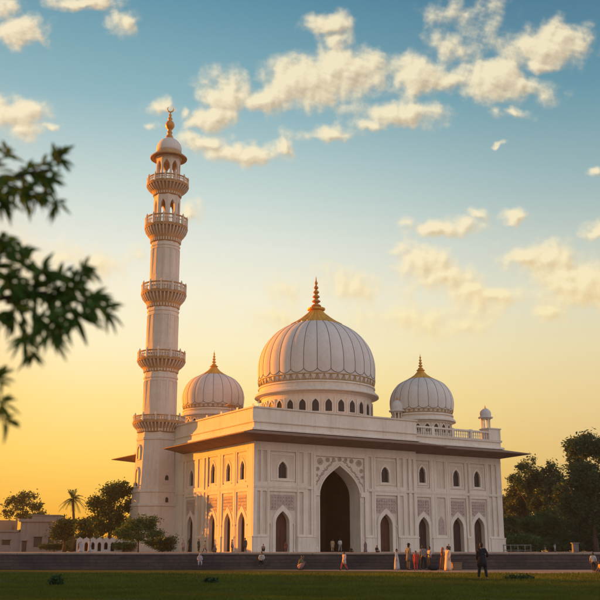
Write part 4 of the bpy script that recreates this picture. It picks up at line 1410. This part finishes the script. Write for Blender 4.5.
def joints(pose):
    """joint positions of a 1.72 m figure facing -Y"""
    J = dict(pel=V3(0, 0, .95), wai=V3(0, .0, 1.09), che=V3(0, -.005, 1.28), nb=V3(0, .01, 1.44), nk=V3(0, -.005, 1.51), hd=V3(0, -.02, 1.61))
    for s_, e in ((-1, 'l'), (1, 'r')):
        J['sh' + e] = V3(.175 * s_, .01, 1.41); J['el' + e] = V3(.235 * s_, .03, 1.13); J['wr' + e] = V3(.235 * s_, -.05, .89); J['pa' + e] = V3(.235 * s_, -.075, .81)
        J['hi' + e] = V3(.09 * s_, 0, .91); J['kn' + e] = V3(.10 * s_, -.02, .50); J['an' + e] = V3(.105 * s_, .02, .085); J['to' + e] = V3(.125 * s_, -.14, .03)
    def shift(keys, d):
        for k in keys: J[k] = J[k] + d
    up = ['pel', 'wai', 'che', 'nb', 'nk', 'hd', 'shl', 'shr', 'ell', 'elr', 'wrl', 'wrr', 'pal', 'par', 'hil', 'hir']
    if pose == 'walk':
        J['knl'] += V3(0, -.17, .02); J['anl'] += V3(0, -.30, .02); J['tol'] += V3(0, -.31, .05)
        J['knr'] += V3(0, .06, .0); J['anr'] += V3(0, .32, .06); J['tor'] += V3(0, .32, .0)
        shift(up, V3(0, 0, -.035))
        J['wrl'] += V3(.02, .17, .03); J['pal'] += V3(.02, .2, .04); J['ell'] += V3(0, .07, 0)
        J['wrr'] += V3(-.02, -.16, .07); J['par'] += V3(-.02, -.2, .09); J['elr'] += V3(0, -.05, 0)
    elif pose == 'wide':
        J['knl'] += V3(-.05, 0, 0); J['anl'] += V3(-.10, 0, 0); J['tol'] += V3(-.12, 0, 0)
        J['knr'] += V3(.04, -.03, 0); J['anr'] += V3(.09, .0, 0); J['tor'] += V3(.11, 0, 0)
        J['ell'] += V3(-.05, 0, .01); J['wrl'] += V3(.03, -.12, .16); J['pal'] += V3(.08, -.15, .20)
    elif pose == 'hold':
        for s_, e in ((-1, 'l'), (1, 'r')):
            J['el' + e] = V3(.24 * s_, .02, 1.15); J['wr' + e] = V3(.12 * s_, -.24, 1.13); J['pa' + e] = V3(.06 * s_, -.29, 1.15)
    elif pose == 'hat':
        J['elr'] = V3(.36, -.02, 1.28); J['wrr'] = V3(.30, -.06, 1.05); J['par'] = V3(.25, -.08, .98)
    elif pose in ('sit', 'floor', 'crouch'):
        dz = {'sit': -.50, 'floor': -.84, 'crouch': -.68}[pose]
        shift(up, V3(0, 0, dz))
        for s_, e in ((-1, 'l'), (1, 'r')):
            if pose == 'sit':
                J['kn' + e] = V3(.15 * s_, -.40, .47); J['an' + e] = V3(.13 * s_, -.38, .085); J['to' + e] = V3(.14 * s_, -.53, .03)
                J['el' + e] = V3(.24 * s_, -.10, .68); J['wr' + e] = V3(.15 * s_, -.30, .57); J['pa' + e] = V3(.13 * s_, -.37, .545)
            elif pose == 'floor':
                J['kn' + e] = V3(.33 * s_, -.26, .13); J['an' + e] = V3(-.02 * s_, -.36 - .05 * s_, .06); J['to' + e] = V3(-.14 * s_, -.38 - .05 * s_, .05)
                J['el' + e] = V3(.27 * s_, -.06, .33); J['wr' + e] = V3(.25 * s_, -.24, .20); J['pa' + e] = V3(.25 * s_, -.31, .19)
            else:
                J['kn' + e] = V3(.17 * s_, -.38, .50); J['an' + e] = V3(.12 * s_, -.05, .085); J['to' + e] = V3(.14 * s_, -.20, .03)
                J['el' + e] = V3(.25 * s_, -.22, .56); J['wr' + e] = V3(.12 * s_, -.44, .55); J['pa' + e] = V3(.06 * s_, -.50, .54)
        lean_ = {'sit': -.16, 'floor': -.08, 'crouch': -.26}[pose]
        z0 = J['pel'].z
        for k in up[1:10]:
            if k in J and k in ('wai', 'che', 'nb', 'nk', 'hd', 'shl', 'shr'):
                J[k] = J[k] + V3(0, lean_ * (J[k].z - z0) / .6, 0)
    return J


BODY = {}


def body_geo(pose):
    if pose in BODY: return BODY[pose]
    J = joints(pose)
    order = ['pel', 'wai', 'che', 'nb', 'nk', 'hd', 'shl', 'ell', 'wrl', 'pal', 'shr', 'elr', 'wrr', 'par', 'hil', 'knl', 'anl', 'tol', 'hir', 'knr', 'anr', 'tor']
    ix = {k: i for i, k in enumerate(order)}
    E = [('pel', 'wai'), ('wai', 'che'), ('che', 'nb'), ('nb', 'nk'), ('nk', 'hd'), ('che', 'shl'), ('shl', 'ell'), ('ell', 'wrl'), ('wrl', 'pal'), ('che', 'shr'), ('shr', 'elr'), ('elr', 'wrr'), ('wrr', 'par'),
         ('pel', 'hil'), ('hil', 'knl'), ('knl', 'anl'), ('anl', 'tol'), ('pel', 'hir'), ('hir', 'knr'), ('knr', 'anr'), ('anr', 'tor')]
    rad = dict(pel=(.14, .10), wai=(.125, .095), che=(.15, .11), nb=(.07, .06), nk=.052, hd=.07, sh=.055, el=.040, wr=.028, pa=.034, hi=.085, kn=.055, an=.037, to=.034)
    v, f = skin_mesh('b', [J[k] for k in order], [(ix[a], ix[b]) for a, b in E], [rad.get(k, rad.get(k[:2])) for k in order])
    body = MB(); body.add(v, f)
    h = J['hd'] + V3(0, 0, .0)
    body.ball(h, (.076, .095, .115), 14, 10)
    body.ball(h + V3(0, -.1, -.015), (.014, .022, .024), 6, 5)              # nose
    body.ball(h + V3(0, -.03, -.085), (.05, .06, .04), 8, 6)                # jaw
    body.ball(h + V3(0, -.088, -.062), (.026, .012, .008), 6, 4)            # mouth
    for s_ in (-1, 1):
        body.ball(h + V3(.078 * s_, .005, -.005), (.012, .022, .032), 6, 5)  # ears
    for s_, e in ((-1, 'l'), (1, 'r')):                                     # fingers and thumb
        d = (J['pa' + e] - J['wr' + e]).normalized()
        ac = d.cross(V3(1, 0, 0)); ac = ac.normalized() if ac.length > .2 else V3(0, 1, 0)
        fw = d.cross(ac).normalized() * s_
        for q, (off, ln) in enumerate(((-.03, .070), (-.01, .082), (.01, .076), (.028, .060))):
            b0 = J['pa' + e] + ac * off + d * .015
            body.tube([b0, b0 + d * ln * .45, b0 + d * ln * .75 - fw * .014, b0 + d * ln * .9 - fw * .034], [.010, .009, .008, .006], 5)
        b0 = J['wr' + e].lerp(J['pa' + e], .55) - ac * .028
        body.tube([b0, b0 - ac * .03 + d * .03, b0 - ac * .036 + d * .062], [.012, .010, .007], 5)
    body.cur = 1
    for s_ in (-1, 1): body.ball(h + V3(.03 * s_, -.084, .006), (.012, .008, .008), 6, 4)
    BODY[pose] = (J, body)
    return BODY[pose]


GARM = {}


def garment(pose, kind):
    key = (pose, kind)
    if key in GARM: return GARM[key]
    J, _ = body_geo(pose)
    m_ = MB()
    if kind in ('shirt', 'kurta'):
        pt = ['pel', 'wai', 'che', 'nb', 'shl', 'ell', 'wrl', 'shr', 'elr', 'wrr']
        P = {k: J[k].copy() for k in pt}
        P['wrl'] = J['ell'].lerp(J['wrl'], .9 if kind == 'kurta' else .8); P['wrr'] = J['elr'].lerp(J['wrr'], .9 if kind == 'kurta' else .8)
        P['pel'] = J['pel'] + V3(0, 0, -.03); P['nb'] = J['nb'] + V3(0, 0, -.02)
        ix = {k: i for i, k in enumerate(pt)}
        E = [('pel', 'wai'), ('wai', 'che'), ('che', 'nb'), ('che', 'shl'), ('shl', 'ell'), ('ell', 'wrl'), ('che', 'shr'), ('shr', 'elr'), ('elr', 'wrr')]
        rad = dict(pel=(.178, .14), wai=(.158, .125), che=(.172, .132), nb=(.085, .075), sh=.073, el=.06, wr=.05)
        v, f = skin_mesh('g', [P[k] for k in pt], [(ix[a], ix[b]) for a, b in E], [rad.get(k, rad.get(k[:2])) for k in pt])
        m_.add(v, f)
        if kind == 'kurta' and pose in ('stand', 'walk', 'wide', 'hold', 'hat'):
            m_.lathe([(.235, -.34), (.215, -.1), (.185, .12), (.16, .2)], 20, tuple(J['pel']), 0, lambda a, r_, z_: r_ * (1 + .04 * math.sin(a * 5)), 1.0, .74)
    elif kind == 'trousers':
        pt = ['pel', 'hil', 'knl', 'anl', 'hir', 'knr', 'anr', 'wai']
        P = {k: J[k].copy() for k in pt}; P['wai'] = J['pel'].lerp(J['wai'], .6)
        for e in 'lr': P['an' + e] = J['kn' + e].lerp(J['an' + e], .93)
        ix = {k: i for i, k in enumerate(pt)}
        E = [('wai', 'pel'), ('pel', 'hil'), ('hil', 'knl'), ('knl', 'anl'), ('pel', 'hir'), ('hir', 'knr'), ('knr', 'anr')]
        rad = dict(pel=(.158, .122), hi=.105, kn=.082, an=.068, wai=(.135, .105))
        v, f = skin_mesh('g', [P[k] for k in pt], [(ix[a], ix[b]) for a, b in E], [rad.get(k, rad.get(k[:2])) for k in pt])
        m_.add(v, f)
    elif kind == 'robe':
        p_ = J['pel']
        m_.lathe([(.31, .06 - p_.z), (.28, .3 - p_.z), (.245, .6 - p_.z), (.215, -.08), (.18, .1), (.165, .2)], 28, tuple(p_), 0, lambda a, r_, z_: r_ * (1 + (.07 if z_ < -.1 else .02) * math.sin(a * 7 + z_ * 2)), 1, .8)
    elif kind == 'hair':
        h = J['hd']
        m_.ball(h + V3(0, .016, .028), (.088, .1, .105), 14, 9); m_.ball(h + V3(0, .05, -.03), (.078, .062, .09), 10, 7)
    elif kind == 'hat':
        h = J['hd'] + V3(0, .0, .065)
        m_.lathe([(.17, 0), (.175, .012), (.095, .03), (.09, .1), (.07, .125)], 18, tuple(h))
    elif kind == 'scarf':
        h = J['hd']
        m_.ball(h + V3(0, .02, .022), (.097, .108, .118), 14, 9); m_.ball(h + V3(0, .06, -.14), (.125, .085, .17), 12, 8)
        a = J['nb']; m_.ball(a + V3(0, .03, -.08), (.2, .125, .13), 12, 8)
    GARM[key] = m_
    return m_


def mb_obj(m_, name, mats, parent):
    o = m_.build(name, mats, parent, smooth='all')
    return o


PEOPLE = 'people around the mosque'


def person(u, vfoot, hpx, pose, face, label, top, bottom, head='hair', topc=(.3, .3, .3), botc=(.05, .05, .06), z0=None, Y=None, headc=None):
    """u, foot line and height in the photo; face: degrees, 0 looks at the camera, 90 to the right"""
    if Y is None:
        zb = 0.0 if z0 is None else z0
        Y = 1000 * (CZ - zb) / (vfoot - 551)
    zb = 0.0 if z0 is None else z0
    X = (u - 300) / 1000 * Y
    full = {'sit': 1.22, 'floor': .88, 'crouch': 1.02}.get(pose, 1.72)
    h = hpx * Y / 1000
    k = min(max(h / full, .70), 1.07)
    root = thing('person', label, 'person', (X, Y, zb), R(face), PEOPLE)
    root.scale = (k, k, k)
    J, b = body_geo(pose)
    mb_obj(b, 'body', [SKIN, EYE], root)
    if bottom == 'robe':
        mb_obj(garment(pose, 'robe'), 'robe', cloth('%d' % hash_c(botc), botc), root)
    else:
        mb_obj(garment(pose, 'trousers'), 'trousers', cloth('%d' % hash_c(botc), botc), root)
        sh = MB(); sh.cur = 0
        for e in 'lr':
            t_ = J['to' + e]; a_ = J['an' + e]
            sh.ball((a_ + t_) / 2 + V3(0, -.02, -.035), (.052, .14, .045), 8, 5) if abs((t_ - a_).x) < .08 else sh.ball((a_ + t_) / 2, (.12, .06, .05), 8, 5)
        mb_obj(sh, 'shoes', HAIR, root)
    mb_obj(garment(pose, top), top, cloth('%d' % hash_c(topc), topc), root)
    mb_obj(garment(pose, 'hair'), 'hair', HAIR, root)
    if head in ('hat', 'scarf'):
        hc = headc or topc
        mb_obj(garment(pose, head), head, cloth('%d' % hash_c(hc), hc), root)
    return root


def hash_c(c): return int(c[0] * 999) * 1000000 + int(c[1] * 999) * 1000 + int(c[2] * 999)


BLK = (.018, .018, .02); GRY = (.24, .23, .24); WHT = (.50, .47, .45); DWH = (.36, .34, .36); NAVY = (.03, .035, .06); TAN = (.36, .25, .15); RED = (.38, .055, .045)
MAUVE = (.2, .13, .15); OLIVE = (.12, .12, .06); PEACH = (.72, .48, .34); RUST = (.34, .12, .05); PINK = (.38, .24, .24); GREEN = (.03, .055, .03); LILAC = (.40, .36, .42); BRN = (.10, .06, .045)
# on the terrace beside the left wall and in front of the doors
person(80.5, 552.4, 11, 'stand', 20, 'person in long white robe, left one of two before the white arcade wall', 'kurta', 'robe', 'scarf', DWH, DWH, DECK, 118)
person(89.5, 552.4, 12.5, 'stand', -30, 'person in long white robe, right one of two before the white arcade wall', 'kurta', 'robe', 'hair', DWH, DWH, DECK, 118)
person(183, 552.4, 12, 'stand', 10, 'person in dusty pink at the far left of the group under the left wall', 'kurta', 'trousers', 'hair', PINK, BRN, DECK, 124)
person(189.5, 552.4, 13.5, 'stand', 150, 'person in black next to the one in dusty pink under the left wall', 'kurta', 'robe', 'scarf', BLK, BLK, DECK, 122)
person(198.5, 552.4, 13, 'stand', 60, 'person in dark green beside the second arch of the left wall', 'kurta', 'trousers', 'hair', GREEN, GREEN, DECK, 122)
person(205, 552.4, 11.5, 'walk', -80, 'person in tan walking by the arches of the left wall', 'kurta', 'trousers', 'hair', TAN, BRN, DECK, 122)
person(215, 552.4, 6.5, 'floor', -20, 'person sitting low on the terrace between the left wall arches', 'shirt', 'trousers', 'hair', MAUVE, BRN, DECK, 120)
person(232, 552.4, 12.5, 'stand', 80, 'person in mauve at the arch left of the lit corner', 'kurta', 'trousers', 'hair', MAUVE, BRN, DECK, 119)
person(245, 552.4, 14, 'stand', 170, 'tall person in dark brown by the sunlit corner', 'kurta', 'trousers', 'hair', BRN, BLK, DECK, 117)
person(263, 552.4, 8, 'crouch', 10, 'person crouching on the terrace edge right of the sunlit corner', 'shirt', 'trousers', 'hair', GRY, BLK, DECK, 112)
person(286, 552.4, 10.5, 'stand', 180, 'person in rust red standing at the brown door left of the portal', 'kurta', 'trousers', 'hair', (.16, .06, .05), BRN, DECK, 121)
person(332.5, 552.4, 13, 'walk', 180, 'person in tan tunic walking into the great portal', 'kurta', 'trousers', 'hair', TAN, TAN, DECK, 122)
person(340, 552.4, 13.5, 'walk', 165, 'person in white shirt walking into the great portal', 'shirt', 'trousers', 'hair', WHT, GRY, DECK, 122)
person(351, 552.4, 5.5, 'floor', 20, 'person in black sitting on the terrace at the right of the portal', 'shirt', 'trousers', 'hair', BLK, BLK, DECK, 116)
person(365.5, 552.4, 10.5, 'stand', -20, 'person in mauve standing right of the portal', 'kurta', 'robe', 'scarf', MAUVE, MAUVE, DECK, 118)
person(376.5, 552.4, 6.8, 'floor', 40, 'person in black sitting by the door right of the portal', 'shirt', 'trousers', 'hair', BLK, BLK, DECK, 114)
person(448.5, 552.4, 8, 'crouch', 0, 'dark figure crouching on the terrace edge between the wing doors', 'shirt', 'trousers', 'hair', NAVY, BLK, DECK, 108)
person(545, 552.4, 8, 'stand', 0, 'person in grey on the terrace under the right-hand trees, left one of two', 'kurta', 'trousers', 'hair', GRY, GRY, DECK, 150)
person(555, 552.4, 8.5, 'stand', 30, 'person in pale grey on the terrace under the right-hand trees, right one of two', 'kurta', 'trousers', 'hair', (.34, .33, .33), GRY, DECK, 150)
# on the steps and the path in front of the terrace
person(200, 568, 12.5, 'sit', 10, 'person in pale lilac sitting on the steps at the left', 'kurta', 'trousers', 'scarf', LILAC, LILAC, .24, 75.45)
person(262, 567, 14, 'sit', -10, 'person in white shirt and dark trousers sitting on the steps below the sunlit corner', 'shirt', 'trousers', 'hair', WHT, BLK, .24, 75.45)
person(299, 569.5, 14, 'crouch', 60, 'person in olive bending down at the foot of the steps', 'kurta', 'trousers', 'hair', OLIVE, PINK, 0, 73.5)
person(344, 569.7, 18.5, 'walk', -50, 'person in white top and red trousers walking below the great portal', 'kurta', 'trousers', 'hair', (.55, .42, .40), RED, 0, 72.5)
person(396.5, 569.5, 20.5, 'stand', 70, 'person in long pale grey robe at the left of the group on the path', 'kurta', 'robe', 'hair', (.42, .41, .42), (.42, .41, .42), 0, 73)
person(408.5, 569, 26, 'hat', 120, 'person in grey wearing a brimmed hat on the path', 'kurta', 'trousers', 'hat', (.16, .15, .155), (.10, .095, .10), 0, 73.5, BLK)
person(415.5, 569.8, 19, 'stand', -30, 'person in red standing next to the one with the hat', 'kurta', 'trousers', 'hair', RED, RED, 0, 72)
person(423, 569, 24, 'wide', 160, 'person in grey shirt with black trousers beside the person in red', 'shirt', 'trousers', 'hair', (.20, .19, .20), BLK, 0, 73.5)
person(429.5, 569, 22.5, 'hold', -60, 'person in light shirt holding something next to the dark bag', 'shirt', 'trousers', 'hair', (.40, .38, .38), NAVY, 0, 74)
person(442.5, 569.8, 22, 'stand', 100, 'person in rust orange at the left side of the peach dressed one', 'kurta', 'robe', 'scarf', RUST, RUST, 0, 73)
person(447.5, 571.5, 24, 'stand', -60, 'person in a long peach dress catching the low sun on the path', 'kurta', 'robe', 'hair', PEACH, PEACH, 0, 70)
person(481.5, 579, 36, 'wide', 165, 'man dressed in black standing on the lawn, nearest to the camera', 'kurta', 'trousers', 'hair', BLK, BLK, 0, 48.2)
person(592.5, 572.5, 20, 'walk', 170, 'person in white shirt and dark trousers at the right edge', 'shirt', 'trousers', 'hair', (.42, .40, .39), BLK, 0, 64)
person(600, 574, 14, 'sit', -70, 'person in tan half cut by the right edge', 'kurta', 'trousers', 'hair', TAN, BRN, -.12, 62)

# things lying on the path
bag = thing('cloth_bag', 'dark bag lying on the path right of the group', 'bag', (at(433, 551, 72).x, 72, 0))
m_ = MB(); m_.ball((0, 0, .2), (.42, .25, .22), 14, 8); m_.build('bag_body', cloth('bag', (.02, .02, .024)), bag, smooth='all')
m_ = MB(); m_.tube([(-.2, 0, .36), (-.12, 0, .52), (.12, 0, .52), (.2, 0, .36)], .02, 6); m_.build('handle', HAIR, bag, smooth='all')
bx = thing('wicker_box', 'low tan box standing on the path behind the man in black', 'box', (at(456, 551, 73.5).x, 73.5, 0), R(8))
m_ = MB(); m_.box(-.33, .33, -.25, .25, 0, .46); m_.build('box_body', mat('wicker', (.20, .13, .08), scale=6, bump=.6), bx, bevel=.03)
m_ = MB(); m_.box(-.36, .36, -.28, .28, .463, .54); m_.build('lid', mat('wicker', (.2, .13, .08)), bx, bevel=.02)
